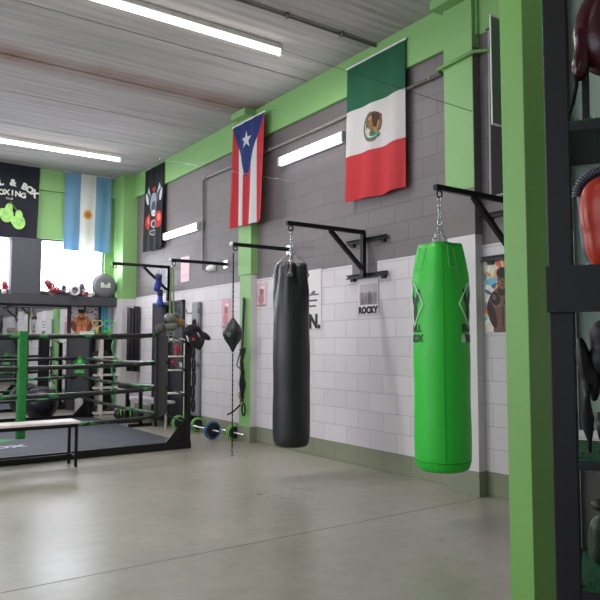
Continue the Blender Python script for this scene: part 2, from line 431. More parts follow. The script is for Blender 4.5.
# free-standing green column near the camera
b = NB(); box(b, 2.755, 2.015, 0, 2.93, 2.15, H); o = struct('trim_5', b, mat('column_green', (118, 170, 88), .5, var=.04, scale=3, bump=.05)); bevel_mod(o, .004)

# door opening in the right wall, near the back
b = NB()
box(b, 4.825, 10.33, .0, 4.85, 11.51, 2.05, mi=0); box(b, 4.80, 10.28, 0, 4.85, 10.33, 2.09, mi=1); box(b, 4.80, 11.51, 0, 4.85, 11.56, 2.09, mi=1); box(b, 4.80, 10.28, 2.05, 4.85, 11.56, 2.09, mi=1)
box(b, 4.818, 10.36, 1.2, 4.825, 10.72, 1.95, mi=2)
struct('door_1', b, [mat('door_grey', (40, 40, 46), .4), mat('door_trim', (44, 43, 50), .5), mat('door_glass', (66, 68, 74), .15)])

# ================================================================== BACK WALL THINGS
t = thing('wall_shelf', 'long dark grey shelf above the mirror, carrying gloves and pads', 'shelf', (1.6, 13.0, 2.08))
b = NB(); box(b, -3.0, -.22, 0, 3.03, .05, .17); bevel_mod(link('board', b, dark_shelf, t))
for x in (-2.2, -.6, 1.0, 2.4):
    b = NB(); box(b, x, -.02, -.12, x+.03, .04, 0); link('bracket', b, dark_shelf, t)
SZ = 2.25
mirror_m = mat('mirror_glass', (235, 238, 240), .02, 1, var=0)
for i, (x0, x1) in enumerate(((3.0, 3.70), (2.29, 2.99), (1.58, 2.28))):
    lab = ['tall wall mirror nearest the boxer poster, under the dark shelf', 'tall wall mirror behind the green rope strap, under the dark shelf', 'tall wall mirror at the left edge of the photo under the shelf'][i]
    t = thing('wall_mirror', lab, 'mirror', (x0, 13.04, .12), 0, 'mirrors on the back wall')
    b = NB(); box(b, .006, -.012, .01, x1-x0-.006, .0, 1.9); link('glass', b, mirror_m, t)
    b = NB(); w = x1-x0
    box(b, 0, -.02, 0, .008, .0, 1.91); box(b, w-.008, -.02, 0, w, .0, 1.91); box(b, .008, -.02, 1.9, w-.008, 0, 1.91); box(b, .008, -.02, 0, w-.008, 0, .01); link('frame', b, black_metal, t)

# dark grey tall box on the shelf
t = thing('storage_box', 'tall plain dark grey box standing on the shelf between the windows', 'box', (2.88, 12.9, SZ))
b = NB(); box(b, -.26, -.1, 0, .26, .09, 1.02); bevel_mod(link('body', b, mat('grey_card', (74, 74, 84), .7), t), .015, 3)
b = NB(); box(b, -.27, -.107, 1.0, .27, .1, 1.03); link('lid', b, mat('grey_card_lid', (80, 80, 90), .7), t)

# gloves and pads on the shelf
def cuf(x): return (x, 12.88, SZ+.045)
glove('red boxing glove lying on the shelf, left of the tall grey box', (165, 35, 55), (225, 215, 215), (2.52, 12.84, SZ+.0), (0, 0, 0), .95)
glove('dark red boxing glove leaning on the shelf, right of the grey box', (150, 45, 62), (200, 170, 172), (3.40, 12.93, SZ+.03), (0, -.5, .2), 1.3)
glove('dark red boxing glove lying flat on the shelf under the leaning one', (140, 38, 52), (60, 40, 45), (3.55, 12.83, SZ+.065), (0, -1.4, 0), 1.1)
glove('black boxing glove on the shelf, left of the grey headguard', (45, 42, 48), (70, 66, 72), (3.55, 12.97, SZ+.03), (0, .35, .2), .9)
glove('mauve grey boxing glove upright on the shelf behind the headguard', (95, 80, 90), (60, 50, 58), (3.90, 12.96, SZ+.01), (0, .15, 0), 1.15)
glove('small white and red boxing glove lying beside the round grey pad', (225, 220, 222), (150, 50, 60), (3.93, 12.82, SZ+.055), (0, 1.5, .1), 1.0)
glove('brown boxing glove at the right end of the shelf beside the pad', (140, 95, 82), (225, 215, 205), (4.50, 12.98, SZ+.02), (0, .1, .3), 1.1)
# headguard
t = thing('headguard', 'grey padded headguard with white front sitting on the shelf', 'headguard', (3.74, 12.82, SZ))
b = blob([(0, 0, .12, .12, .11, .12), (0, -.03, .07, .1, .1, .07)], .015); link('shell', b, mat('hg_grey', (105, 104, 112), .45), t, True)
b = NB(); torus(b, (0, -.1, .1), .075, .022, 'y'); link('face_padding', b, mat('hg_white', (215, 208, 214), .5), t, True)
# round pad
t = thing('punch_pad', 'large round grey punch pad with white writing at the shelf end', 'pad', (4.33, 12.80, SZ))
b = NB(); lathe(b, [(.1, -.05), (.2, -.045), (.225, -.01), (.215, .04), (.1, .05)], 40, center=(0, 0, .22), axis='y'); link('face', b, mat('pad_grey', (112, 112, 120), .5), t, True)
b = NB(); torus(b, (0, .02, .22), .222, .022, 'y', 32); link('rim', b, mat('pad_rim', (84, 84, 92), .5), t, True)
b = NB(); put_text(b, 'Bull', .13, on_back(0, .19, -.052), bold=.004); link('lettering', b, white_plastic, t)
glove('white and black glove perched behind the round grey punch pad', (200, 192, 196), (40, 38, 42), (4.30, 12.99, SZ+.06), (0, .0, 0), 1.35)

# boxer poster on the back wall
mp_ = mat_attr('paper', .6, .03)
def boxer(a, U, V, w, h, skin, dark, glove1, shade, cx=.5, hair=(25, 20, 20), glove_hi=None):
    X = lambda v: v*w; Y = lambda v: v*h
    hi = tuple(min(255, int(c*1.2)) for c in skin)
    pe(a, U, V, X(cx), Y(.36), X(.40), Y(.27), skin)          # shoulders/torso
    pe(a, U, V, X(cx-.17), Y(.33), X(.15), Y(.13), hi, .4); pe(a, U, V, X(cx+.13), Y(.33), X(.14), Y(.12), hi, -.4)
    pr_(a, U, V, X(cx-.25), X(cx+.25), 0, Y(.35), skin)
    pe(a, U, V, X(cx), Y(.60), X(.13), Y(.1), shade)
    pe(a, U, V, X(cx), Y(.73), X(.135), Y(.14), skin)          # head
    pe(a, U, V, X(cx-.03), Y(.71), X(.07), Y(.10), hi)
    pe(a, U, V, X(cx), Y(.83), X(.15), Y(.075), hair)
    for s in (-1, 1): pe(a, U, V, X(cx+s*.055), Y(.745), X(.028), Y(.014), (20, 15, 15)); pe(a, U, V, X(cx+s*.055), Y(.775), X(.04), Y(.009), hair)
    pe(a, U, V, X(cx), Y(.705), X(.022), Y(.03), shade); pe(a, U, V, X(cx), Y(.655), X(.05), Y(.011), (90, 35, 30))
    pe(a, U, V, X(cx-.28), Y(.25), X(.10), Y(.2), shade, .3); pe(a, U, V, X(cx+.30), Y(.25), X(.10), Y(.2), shade, -.3)
    pe(a, U, V, X(cx), Y(.22), X(.02), Y(.18), shade)
    pe(a, U, V, X(cx-.19), Y(.47), X(.12), Y(.10), glove1, .5); pe(a, U, V, X(cx+.17), Y(.42), X(.13), Y(.10), glove1, -.5)
    g2 = glove_hi or tuple(min(255, c+50) for c in glove1)
    pe(a, U, V, X(cx-.22), Y(.49), X(.05), Y(.045), g2, .5); pe(a, U, V, X(cx+.14), Y(.445), X(.05), Y(.04), g2, -.5)
def rect_sheet(name, arr, p0, du, dv, m, thick=.003, parent=None):
    p0, du, dv = Vector(p0), Vector(du), Vector(dv)
    return print_sheet(name, arr, lambda s, t: p0+du*s+dv*t, m, thick, parent)
def wall_poster(arr, y_left, z0, w, h, label, name='poster', group=None, x=4.845):
    o = rect_sheet(name, arr, (x, y_left, z0), (0, -w, 0), (0, 0, h), mp_)
    return tag(o, label, 'poster', group)
w, h = .52, .52; nx, nz = 80, 80; a = canvas_arr(nx, nz, (196, 186, 190)); U, V = grid_uv(nx, nz, w, h)
rr = random.Random(3)
for k in range(60):
    pe(a, U, V, rr.random()*w, rr.random()*h, .012+.012*rr.random(), .02, rr.choice([(70, 50, 58), (120, 80, 86), (225, 220, 220), (150, 120, 126), (60, 60, 66)]), rr.random()*3)
boxer(a, U, V, w, h, (196, 120, 84), None, (190, 110, 74), (120, 66, 46), cx=.38)
tag(rect_sheet('poster', a, (3.77, 13.024, 1.55), (w, 0, 0), (0, 0, h), mp_), 'poster of a bare-chested boxer below the shelf beside the mirrors', 'poster')
b = NB(); box(b, 3.71, 13.03, .1, 4.40, 13.05, 2.05); tag(link('wall_board', b, mat('board_dark', (56, 56, 63), .5)), 'plain dark grey board behind the boxer poster, under the shelf', 'board')

# blue bands hanging below the shelf and target rings
for i, x in enumerate((4.33, 4.41)):
    b = NB(); pts = [(x, 12.90, 2.07), (x-.005, 12.89, 1.8), (x+.005, 12.9, 1.56)]
    bar(b, (x, 12.90, 2.08), (x+.01, 12.90, 1.56), .055, .02, up=(0, 1, 0))
    tag(link('resistance_band', b, mat('band_blue', (36, 128, 160), .5)), ['blue elastic band hanging under the shelf, nearer the boxer poster', 'blue elastic band hanging under the shelf, nearer the corner column'][i], 'band', 'blue bands under the shelf')
for i, (x, z, c, r_) in enumerate(((4.17, 1.80, (206, 160, 60), .10), (4.40, 1.80, (70, 200, 120), .10))):
    b = NB(); torus(b, (x, 12.70, 1.60+.14), r_, .012, 'y', 28, 8, (1, 1, .62))
    box(b, x-.02, 12.69, 1.535, x+.02, 12.71, 1.68)
    tag(link('hoop', b, mat('hoop%d' % i, c, .5), None, True), ['small yellow hoop standing in front of the boxer poster', 'small green hoop standing in front of the blue bands'][i], 'hoop')

# white cubby rack below
t = thing('cubby_rack', 'white open cubby rack full of black gear behind the ring corner', 'shelf', (3.86, 12.64, 0))
b = NB()
for x in (0, .37, .74): box(b, x, 0, 0, x+.045, .38, 1.5)
wp = mat('rack_white', (214, 208, 204), .5); link('upright', b, wp, t)
for z in (.02, .5, .74, 1.08, 1.5):
    b = NB(); box(b, 0 if z > 1.4 or z < .1 else .045, .01, z, .785 if z > 1.4 or z < .1 else .74, .38, z+.035); link('shelf_board', b, wp, t)
b = NB(); box(b, 0, .36, .0, .78, .385, 1.5); link('back_panel', b, mat('rack_back', (48, 46, 52), .8), t)
gi = 0
gl_lab = ['black boxing glove on the top tier of the white rack', 'dark grey boxing glove on the top tier of the white rack', 'white-taped glove on the middle tier of the white rack', 'purple black glove on the middle tier at the rack\'s left side', 'black glove on the lower tier of the white rack', 'charcoal glove on the lowest tier of the white rack', 'black glove on the rack beside the wide white post']
for (x, z, c, ry) in ((4.10, 1.165, (40, 38, 42), 1.4), (4.42, 1.165, (62, 60, 66), -1.3), (4.50, .825, (150, 148, 150), 1.45), (4.02, .825, (62, 34, 62), 1.3), (4.40, .585, (34, 32, 36), -1.2), (4.42, .105, (48, 46, 50), 1.4), (4.05, .105, (28, 28, 30), 1.35)):
    glove(gl_lab[gi], c, (60, 58, 62), (x, 12.82, z), (0, ry, 0), .82, 'gloves in the white rack'); gi += 1
b = NB(); 
for k in range(3): box(b, 3.88, 12.72, 1.537+.018*k, 4.12, 12.86, 1.553+.018*k)
bevel_mod(tag(link('towel_stack', b, mat('towel_white', (215, 212, 214), .9)), 'folded white towel on top of the white cubby rack', 'towel'), .006)
for i, x in enumerate((4.16, 4.36)):
    b = NB(); ell(b, (x, 12.78, 1.58), (.085, .07, .045)); box(b, x-.05, 12.74, 1.536, x+.05, 12.82, 1.56)
    tag(link('ankle_weight', b, mat('fabric_green', (66, 160, 60), .7), None, True), ['green padded weight on the cubby rack under the yellow hoop', 'green padded weight on the cubby rack under the blue bands'][i], 'weight', 'green weights on the rack')

# black exercise ball behind the ring
b = NB(); ell(b, (3.10, 12.45, .30), (.30, .30, .30), u=40, v=28)
tag(link('exercise_ball', b, mat('ball_black', (26, 28, 36), .35), None, True), 'large black exercise ball on the floor in front of the mirrors', 'ball')

# flags on the back wall -------------------------------------------------
cloth = mat_attr('flag_cloth', .75, .6)
nt = cloth.node_tree; tr = nt.nodes.new('ShaderNodeBsdfTranslucent'); ms = nt.nodes.new('ShaderNodeMixShader'); ms.inputs[0].default_value = .28
at_ = [n for n in nt.nodes if n.type == 'ATTRIBUTE'][0]; nt.links.new(at_.outputs[0], tr.inputs[0]); nt.links.new(nt.nodes['Principled BSDF'].outputs[0], ms.inputs[1]); nt.links.new(tr.outputs[0], ms.inputs[2]); nt.links.new(ms.outputs[0], nt.nodes['Material Output'].inputs[0])
def hang_x(x0, w, z0, h, y, amp, k=3.5):
    def f(s, t):
        fo = (1-t)
        return Vector((x0+s*w*(1-.03*fo), y+amp*(.25+fo)*math.sin(s*k*2*PI+fo*1.3)+.01*math.sin(s*7+t*9), z0+t*h-.012*math.sin(s*9)*fo))
    return f
nx, nz = 120, 170
# Argentina
w, h = .92, 1.50; a = canvas_arr(nx, nz, (122, 168, 200)); U, V = grid_uv(nx, nz, w, h)
pr_(a, U, V, .335*w, .655*w, 0, h, (228, 230, 226))
for k in range(32):
    an = k*PI/16; L_ = .118 if k % 2 == 0 else .098
    pp(a, U, V, [(w*.5+.07*math.cos(an-.1), h*.47+.07*math.sin(an-.1)), (w*.5+L_*math.cos(an), h*.47+L_*math.sin(an)), (w*.5+.07*math.cos(an+.1), h*.47+.07*math.sin(an+.1))], (214, 150, 60))
pe(a, U, V, w*.5, h*.47, .076, .076, (222, 160, 62)); pe(a, U, V, w*.5, h*.47, .044, .044, (200, 130, 56))
for s in (-1, 1): pe(a, U, V, w*.5+s*.014, h*.475, .007, .005, (120, 70, 30))
t = thing('argentina_flag', 'light blue and white striped flag with golden sun, over the window', 'flag', (3.57, 12.95, 3.15))
print_sheet('cloth', a, hang_x(0, w, 0, h, 0, .012), cloth, .004, t)
b = NB(); tube(b, [(-.02, 0, h+.002), (w+.02, 0, h+.002)], .008); link('rod', b, white_plastic, t)
# club banner
w, h = 1.08, 1.37; a = canvas_arr(150, 160, (30, 32, 46)); U, V = grid_uv(150, 160, w, h)
t = thing('club_banner', 'black banner with white club lettering and green gloves, over the window', 'banner', (2.03, 12.95, 3.29))
hx = hang_x(0, w, 0, h, 0, .008, 2.5); print_sheet('cloth', a, hx, cloth, .004, t)
b = NB()
cxm, czm, R_ = .55, .335, .62
for i, ch in enumerate('BULL & BOX'):
    if ch == ' ': continue
    an = (i-4.5)*-.155
    def f(v, an=an): 
        p = Vector((v.x, v.y+R_)); q = Vector((p.x*math.cos(an)-p.y*math.sin(an), p.x*math.sin(an)+p.y*math.cos(an)))
        return Vector((cxm+q.x, -.03-v.z, czm+.0+q.y))
    put_text(b, ch, .165, f, bold=.008)
for i, ch in enumerate('BOXING'):
    an = (i-2.5)*-.10*-1
    def f(v, i=i):
        x = (i-2.5)*.095; return Vector((cxm+x+v.x, -.03-v.z, .775-.5*x*x+v.y))
    put_text(b, ch, .135, f, bold=.005)
put_text(b, 'CLUB', .05, lambda v: Vector((cxm+v.x, -.03-v.z, .69+v.y)))
link('lettering', b, mat('print_white', (215, 215, 210), .6), t)
for i, (gx, gz, an) in enumerate(((.50, .28, .12), (.73, .17, -.1))):
    b = NB(); M = Matrix.Translation((gx, -.034, gz)) @ Matrix.Rotation(an, 4, 'Y')
    for (cx, cz, rx, rz) in ((0, .12, .115, .135), (.015, .25, .065, .09), (-.09, .15, .045, .08)):
        bmesh.ops.create_circle(b, cap_ends=True, segments=28, radius=1, matrix=M @ Matrix.Translation((cx, -.001*rx*10, cz)) @ Matrix.Diagonal((rx, 1, rz, 1)) @ Matrix.Rotation(PI/2, 4, 'X'))
    o = link('printed_glove', b, mat('print_green', (150, 200, 110), .7, var=.25, scale=14), t); o.modifiers.new('s', 'SOLIDIFY').thickness = .002
b = NB(); tube(b, [(.54, -.034, .55), (.555, -.036, .60), (.57, -.034, .66), (.62, -.034, .58), (.71, -.034, .47)], .006, 5); link('printed_lace', b, mat('print_green2', (110, 150, 84), .7), t)
b = NB(); tube(b, [(-.02, 0, h+.002), (w+.01, 0, h+.002)], .008); link('rod', b, white_plastic, t)

# bull banner on the right wall
def hang_y(w, h, amp, k=3.):
    """right wall flag: s runs towards -Y"""
    def f(s, t):
        fo = (1-t)
        return Vector((-amp*(.25+fo)*(1+math.sin(s*k*2*PI+fo*1.5))-.004, -s*w*(1-.02*fo), t*h+.01*math.sin(s*8)*fo))
    return f
w, h = .87, 1.55; nx, nz = 110, 190; a = canvas_arr(nx, nz, (24, 24, 30)); U, V = grid_uv(nx, nz, w, h); c = w*.5
for s in (-1, 1):
    pe(a, U, V, c+s*.23, .55, .13, .15, (190, 50, 50)); pe(a, U, V, c+s*.25, .58, .05, .07, (225, 120, 110))
    pe(a, U, V, c+s*.19, .96, .05, .16, (70, 84, 100), -s*.5); pe(a, U, V, c+s*.31, 1.0, .04, .12, (200, 205, 210), -s*.3)
    pp(a, U, V, [(c+s*.10, 1.00), (c+s*.30, 1.12), (c+s*.26, 1.22), (c+s*.2, 1.10)], (190, 196, 205))
pe(a, U, V, c, .88, .13, .20, (150, 160, 172)); pe(a, U, V, c, .80, .08, .12, (70, 80, 92)); pe(a, U, V, c, .70, .075, .06, (205, 210, 215))
for s in (-1, 1): pe(a, U, V, c+s*.06, .92, .022, .014, (180, 40, 40), s*.4); pe(a, U, V, c+s*.025, .70, .012, .012, (30, 30, 34))
pe(a, U, V, c, 1.14, .06, .05, (170, 50, 46)); pe(a, U, V, c, .50, .09, .08, (160, 166, 174)); pe(a, U, V, c, .50, .05, .045, (40, 44, 50))
pe(a, U, V, c, .34, .13, .055, (150, 152, 156)); pe(a, U, V, c, .34, .1, .03, (60, 62, 68))
t = thing('bull_banner', 'black banner with a bull and red gloves, hung beside the corner', 'banner', (4.79, 11.94, 3.06))
print_sheet('cloth', a, hang_y(w, 1.54, .016), cloth, .004, t)
b = NB(); tube(b, [(-.01, .02, 1.542), (-.01, -w-.02, 1.542)], .008); link('rod', b, black_metal, t)
# Puerto Rico
w, h = .92, 1.47; nx, nz = 160, 250; a = canvas_arr(nx, nz, (206, 52, 62)); U, V = grid_uv(nx, nz, w, h)
for k in (1, 3): pr_(a, U, V, k*w/5, (k+1)*w/5, 0, h, (222, 222, 226))
pp(a, U, V, [(0, h), (w, h), (w*.47, h-.80)], (38, 60, 128))
sx_, sz_ = w*.46, h-.27; st = []
for k in range(10):
    q = PI/2+k*PI/5; R_ = .13 if k % 2 == 0 else .05; st.append((sx_+R_*math.cos(q), sz_+R_*math.sin(q)))
pp(a, U, V, st, (228, 230, 234))
t = thing('puerto_rico_flag', 'red and white striped flag with blue triangle and star, on the pillar', 'flag', (4.70, 8.40, 3.0))
print_sheet('cloth', a, hang_y(.86, 1.485, .022), cloth, .004, t)
b = NB(); tube(b, [(-.012, .02, 1.487), (-.012, -.88, 1.487)], .011); link('rod', b, white_plastic, t)
# Mexico
w, h = 1.0, 1.56; nx, nz = 200, 300; a = canvas_arr(nx, nz, (200, 48, 56)); U, V = grid_uv(nx, nz, w, h)
pr_(a, U, V, 0, w, h*.333, h*.667, (214, 209, 210)); pr_(a, U, V, 0, w, h*.667, h*2, (20, 98, 66))
cx, cy = w*.47, h*.5
for k in range(26):
    q = PI*.55+k*PI*1.2/25; pe(a, U, V, cx+.155*math.cos(q), cy+.15*math.sin(q), .022, .012, (70, 128, 120) if k % 2 else (60, 96, 60), q)
for k in range(9):
    q = -PI*.75+k*.13; pe(a, U, V, cx+.165*math.cos(q), cy+.165*math.sin(q), .013, .013, (130, 110, 70))
pe(a, U, V, cx+.015, cy+.02, .135, .135, (104, 66, 44)); pe(a, U, V, cx+.10, cy+.02, .045, .10, (132, 92, 60), -.3); pe(a, U, V, cx+.02, cy+.10, .04, .035, (60, 40, 30)); pe(a, U, V, cx-.06, cy-.05, .05, .05, (206, 196, 180)); pe(a, U, V, cx+.05, cy-.09, .06, .025, (90, 140, 120), .3); pe(a, U, V, cx+.06, cy+.05, .05, .09, (74, 46, 34), -.4); pe(a, U, V, cx-.02, cy+.01, .035, .07, (150, 104, 66), .3)
pe(a, U, V, cx-.03, cy+.09, .03, .03, (168, 130, 90)); pp(a, U, V, [(cx-.05, cy+.10), (cx-.085, cy+.085), (cx-.05, cy+.078)], (210, 170, 70))
pe(a, U, V, cx-.07, cy+.02, .012, .06, (70, 120, 60), .5); pe(a, U, V, cx, cy-.08, .04, .03, (60, 110, 80)); pe(a, U, V, cx+.05, cy-.05, .02, .04, (180, 130, 80), .6); pe(a, U, V, cx+.09, cy+.0, .015, .05, (180, 140, 90), -.2)
t = thing('mexico_flag', 'green, white and red flag with a round emblem, high on the wall', 'flag', (4.785, 5.87, 2.95))
print_sheet('cloth', a, hang_y(.955, h, .018, 2.5), cloth, .004, t)
b = NB(); tube(b, [(-.014, .02, h+.002), (-.014, -.975, h+.002)], .010); link('rod', b, white_plastic, t)

# ================================================================== RIGHT WALL THINGS
def paint_flat(w, h, nx, nz, c): a = canvas_arr(nx, nz, c); U, V = grid_uv(nx, nz, w, h); return a, U, V
# Rocky poster
w, h = .345, .405; a, U, V = paint_flat(w, h, 90, 105, (214, 208, 212))
pr_(a, U, V, .03, w-.02, .11, .30, (150, 140, 148)); pr_(a, U, V, .03, w-.02, .25, .34, (182, 172, 178))
for k in range(26): x = .04+random.random()*.26; pr_(a, U, V, x, x+.008+.02*random.random(), .12, .17+.1*random.random(), random.choice([(104, 92, 104), (128, 116, 128), (90, 84, 94)]))
o = wall_poster(a, 5.785, 1.67, w, h, 'small poster reading ROCKY below the black wall bracket')
b = NB(); put_text(b, 'ROCKY', .10, on_wall_right(5.785-w/2, 1.69, 4.840), bold=.006, sx=.93); link('lettering', b, mat('ink', (30, 26, 30), .7), o)
# big N poster behind the black bag
w, h = .55, .74; a, U, V = paint_flat(w, h, 100, 130, (212, 204, 208))
for k in range(3): pr_(a, U, V, .06+.03*k, w-.05-.03*k, .42-.07*k, .44-.07*k, (70, 64, 68))
pe(a, U, V, .38, .45, .05, .025, (90, 84, 90), .4)
o = wall_poster(a, 7.02, 1.525, w, h, 'pale poster with bold black letters, partly behind the black bag')
b = NB(); put_text(b, 'ON.', .23, on_wall_right(7.02-w+.02, 1.55, 4.840), bold=.012, align='RIGHT'); link('lettering', b, MATS['ink'], o)
# boxer poster right of the second pillar
w, h = .42, .635; nx, nz = 130, 196; a, U, V = paint_flat(w, h, nx, nz, (222, 214, 204))
rr = random.Random(5)
for k in range(50): pe(a, U, V, rr.random()*w, rr.random()*h, .02+.05*rr.random(), .012+.02*rr.random(), rr.choice([(86, 160, 196), (120, 186, 206), (232, 120, 60), (226, 160, 90), (240, 236, 226), (58, 110, 150), (196, 70, 44)]), rr.random()*3)
boxer(a, U, V, w, h, (110, 76, 66), None, (38, 32, 36), (52, 36, 34), cx=.48, hair=(24, 20, 24), glove_hi=(96, 82, 84))
wall_poster(a, 3.985+.02, 1.455, w, h, 'colourful blue and orange poster of a boxer beside the second pillar')
# small pink posters
for (y, z0, w, h, lab, ink) in ((10.46, 2.39, .34, .43, 'pale pink poster on the dark blocks below the far wall lamp', (226, 196, 204)),
                           (8.99, 1.58, .28, .44, 'pinkish poster on white blocks left of the speed bag', (206, 158, 168)),
                           (7.97, 1.86, .26, .33, 'small pink poster between the first pillar and the black bag', (200, 176, 180))):
    a, U, V = paint_flat(w, h, 40, 55, ink)
    if w < .3:
        pe(a, U, V, w*.5, h*.62, w*.2, h*.2, (150, 96, 104)); pe(a, U, V, w*.45, h*.32, w*.28, h*.22, (176, 120, 126)); pr_(a, U, V, w*.1, w*.9, h*.04, h*.1, (120, 90, 96)); pe(a, U, V, w*.6, h*.8, w*.2, h*.06, (228, 206, 210))
    else:
        pr_(a, U, V, w*.1, w*.9, h*.5, h*.52, (206, 170, 180)); pr_(a, U, V, w*.1, w*.9, h*.2, h*.3, (214, 180, 190))
    wall_poster(a, y, z0, w, h, lab)

# wall lamps (two sealed tube fittings)
def wall_lamp(y, ln, z, label, power):
    t = thing('wall_lamp', label, 'lamp', (4.85, y, z), 0, 'tube lamps on the right wall')
    b = NB(); box(b, -.05, 0, -.05, 0, ln, .05); bevel_mod(link('housing', b, mat('lamp_housing', (205, 205, 208), .4), t), .01)
    b = NB(); box(b, -.105, .03, -.06, -.05, ln-.03, .06)
    bevel_mod(link('diffuser', b, mat('diffuser', (250, 252, 255), .5, var=0, emit=3.2), t), .02, 3)
    for e0, e1 in ((-.005, .03), (ln-.03, ln+.005)):
        b = NB(); box(b, -.108, e0, -.063, -.045, e1, .063); bevel_mod(link('end_cap', b, mat('end_cap', (190, 196, 205), .3), t), .01)
    a_ = area('wall_lamp_light', (4.85-.125, y+ln/2, z), (0, PI/2, 0), .1, ln-.1, power, (.95, .97, 1))
    return t
wall_lamp(5.94, 1.35, 3.745, 'long lit tube lamp between the two tall flags', 11)
wall_lamp(9.66, 1.35, 3.24, 'lit tube lamp beside the black bull banner', 12)
# emergency light
t = thing('emergency_light', 'small white oval emergency light at the end of the wall pipe', 'lamp', (4.85, 9.32, 2.53))
b = NB(); ell(b, (-.03, 0, 0), (.05, .13, .055)); link('cover', b, white_plastic, t, True)
b = NB(); box(b, -.02, -.14, -.06, 0, .14, .06); bevel_mod(link('base', b, mat('base_grey', (170, 170, 172), .5), t), .01)

# conduits
pipe = mat('conduit', (134, 128, 126), .4)
t = thing('conduit_pipe', 'grey conduit pipe running along the dark wall behind the flags', 'pipe', (4.85, 9.6, 4.0))
b = NB(); tube(b, [(-.03, -5.12, .0), (-.03, 0, .0), (-.03, .0, -.02), (-.03, 0, -1.48), (-.03, -.2, -1.5)], .018, 8); link('pipe', b, pipe, t, True)
b = NB()
for y in (-5.0, -4.0, -3.0, -2.0, -1.05, -.1): box(b, -.055, y, -.022, 0, y+.02, .022)
box(b, -.055, -.03, -.7, 0, .03, -.68); link('clip', b, pipe, t)
b = NB(); tube(b, [(4.82, 4.46, 4.0), (4.72, 4.42, 4.0), (4.72, 3.98, 4.02), (4.80, 3.9, 4.02), (4.81, 3.2, 4.02)], .018, 8)
tag(link('conduit_pipe', b, mat('conduit_green', (110, 160, 84), .5), None, True), 'green painted pipe bending around the second pillar', 'pipe')
b = NB(); tube(b, [(1.5, 5.4, H-.03), (4.80, 5.4, H-.03)], .015, 8)
for x in (2, 2.9, 3.6, 4.3): box(b, x, 5.37, H-.055, x+.03, 5.43, H)
tag(link('conduit_pipe', b, mat('conduit_c', (112, 108, 104), .5), None, True), 'grey pipe fixed along a ceiling joint above the Mexican flag', 'pipe')
# thin wires
b = NB(); tube(b, [(4.845, 7.157, 3.478), (3.968, 11.07, 4.648)], .0022, 5)
tag(link('tension_wire', b, chrome, None, True), 'thin steel wire crossing in front of the starred flag', 'wire')
b = NB(); tube(b, [(3.98, 6.03, 4.60), (4.745, 4.03, 3.48)], .0025, 5)
tag(link('power_cable', b, black_cloth, None, True), 'thin dark cable from the ceiling lamp to the second pillar', 'cable')

# ceiling lamps
def ceiling_lamp(x0, x1, y, label, grp='ceiling tube lamps', power=60):
    t = thing('ceiling_lamp', label, 'lamp', (x0, y, H-.06), 0, grp); ln = x1-x0
    b = NB(); box(b, 0, -.035, 0, ln, .035, .06); bevel_mod(link('housing', b, mat('lamp_white', (225, 222, 220), .5), t), .008)
    b = NB(); tube(b, [(.03, 0, -.03), (ln-.03, 0, -.03)], .032, 12); link('tube', b, tube_mat, t, True)
    b = NB(); box(b, 0, -.035, -.062, .03, .035, 0); link('end_cap', b, white_plastic, t)
    b = NB(); box(b, ln-.03, -.035, -.062, ln, .035, 0); link('end_cap', b, white_plastic, t)
    area('ceiling_lamp_light', ((x0+x1)/2, y, H-.15), (0, 0, 0), ln, .08, power, (1, .98, .95))
ceiling_lamp(1.5, 3.97, 6.03, 'long lit tube lamp at the top of the photo')
ceiling_lamp(2.0, 4.05, 11.25, 'lit tube lamp on the ceiling above the back flags')
ceiling_lamp(-.2, 2.08, 11.45, 'lit tube lamp ending at the left edge above the club banner')
ceiling_lamp(1.5, 3.9, 1.2, 'lit tube lamp behind the camera on the right', 'ceiling tube lamps out of frame', 5)
for y, pw in ((1.2, 8), (6.03, 55)): ceiling_lamp(-2.4, 0, y, 'lit tube lamp on the left of the hall, out of frame', 'ceiling tube lamps out of frame', pw)

# wall arms ------------------------------------------------------------
def wall_arm(y, z, xt, label, brace=True, rails=True, plate=.5, sec=.045):
    t = thing('bag_hanger', label, 'bracket', (4.85, y, z)); L_ = 4.85-xt
    x0 = -.06 if rails else -.0
    b = NB(); bar(b, (-L_, 0, 0), (x0-.001, 0, 0), sec); bevel_mod(link('beam', b, black_metal, t), .004)
    if brace:
        b = NB(); bar(b, (x0-.045, 0, -.40), (x0-.48, 0, -.02), .04); link('brace', b, black_metal, t)
        b = NB(); box(b, x0-.045, -.025, -plate, x0, .025, .0); link('upright', b, black_metal, t)
    else:
        b = NB(); box(b, -.012, -.06, -.06, 0, .06, .06); link('wall_plate', b, chrome, t)
        b = NB(); ell(b, (-L_-.005, 0, .0), (.022, .028, .028)); link('end_cap', b, white_plastic, t, True)
    if rails:
        for dz in (-.09, -.48):
            b = NB(); box(b, -.035, -.34, dz-.012, -.03, .34, dz+.03); box(b, -.06, -.34, dz-.016, -.03, .34, dz-.008); box(b, -.06, -.34, dz+.022, -.03, .34, dz+.03); link('rail', b, black_metal, t)
            for yy in (-.26, .26):
                b = NB(); box(b, -.03, yy-.03, dz-.045, 0, yy+.03, dz+.03); link('spacer', b, black_metal, t)
    b = NB(); torus(b, (-L_+.05, 0, -.05), .028, .007, 'y', 16, 6); link('eye_ring', b, black_metal, t, True)
    return t
wall_arm(5.6, 2.578, 3.755, 'black braced wall arm holding the black heavy bag')
wall_arm(3.66, 2.585, 3.86, 'black braced wall arm holding the green heavy bag')
wall_arm(7.17, 2.575, 3.995, 'straight black wall arm holding the speed bag', False, False)
wall_arm(8.87, 2.55, 3.95, 'straight black wall arm carrying the long pale green bands', False, False)
wall_arm(10.95, 2.70, 3.82, 'black braced wall arm near the corner with blue gloves hanging', True, False, .6, .05)

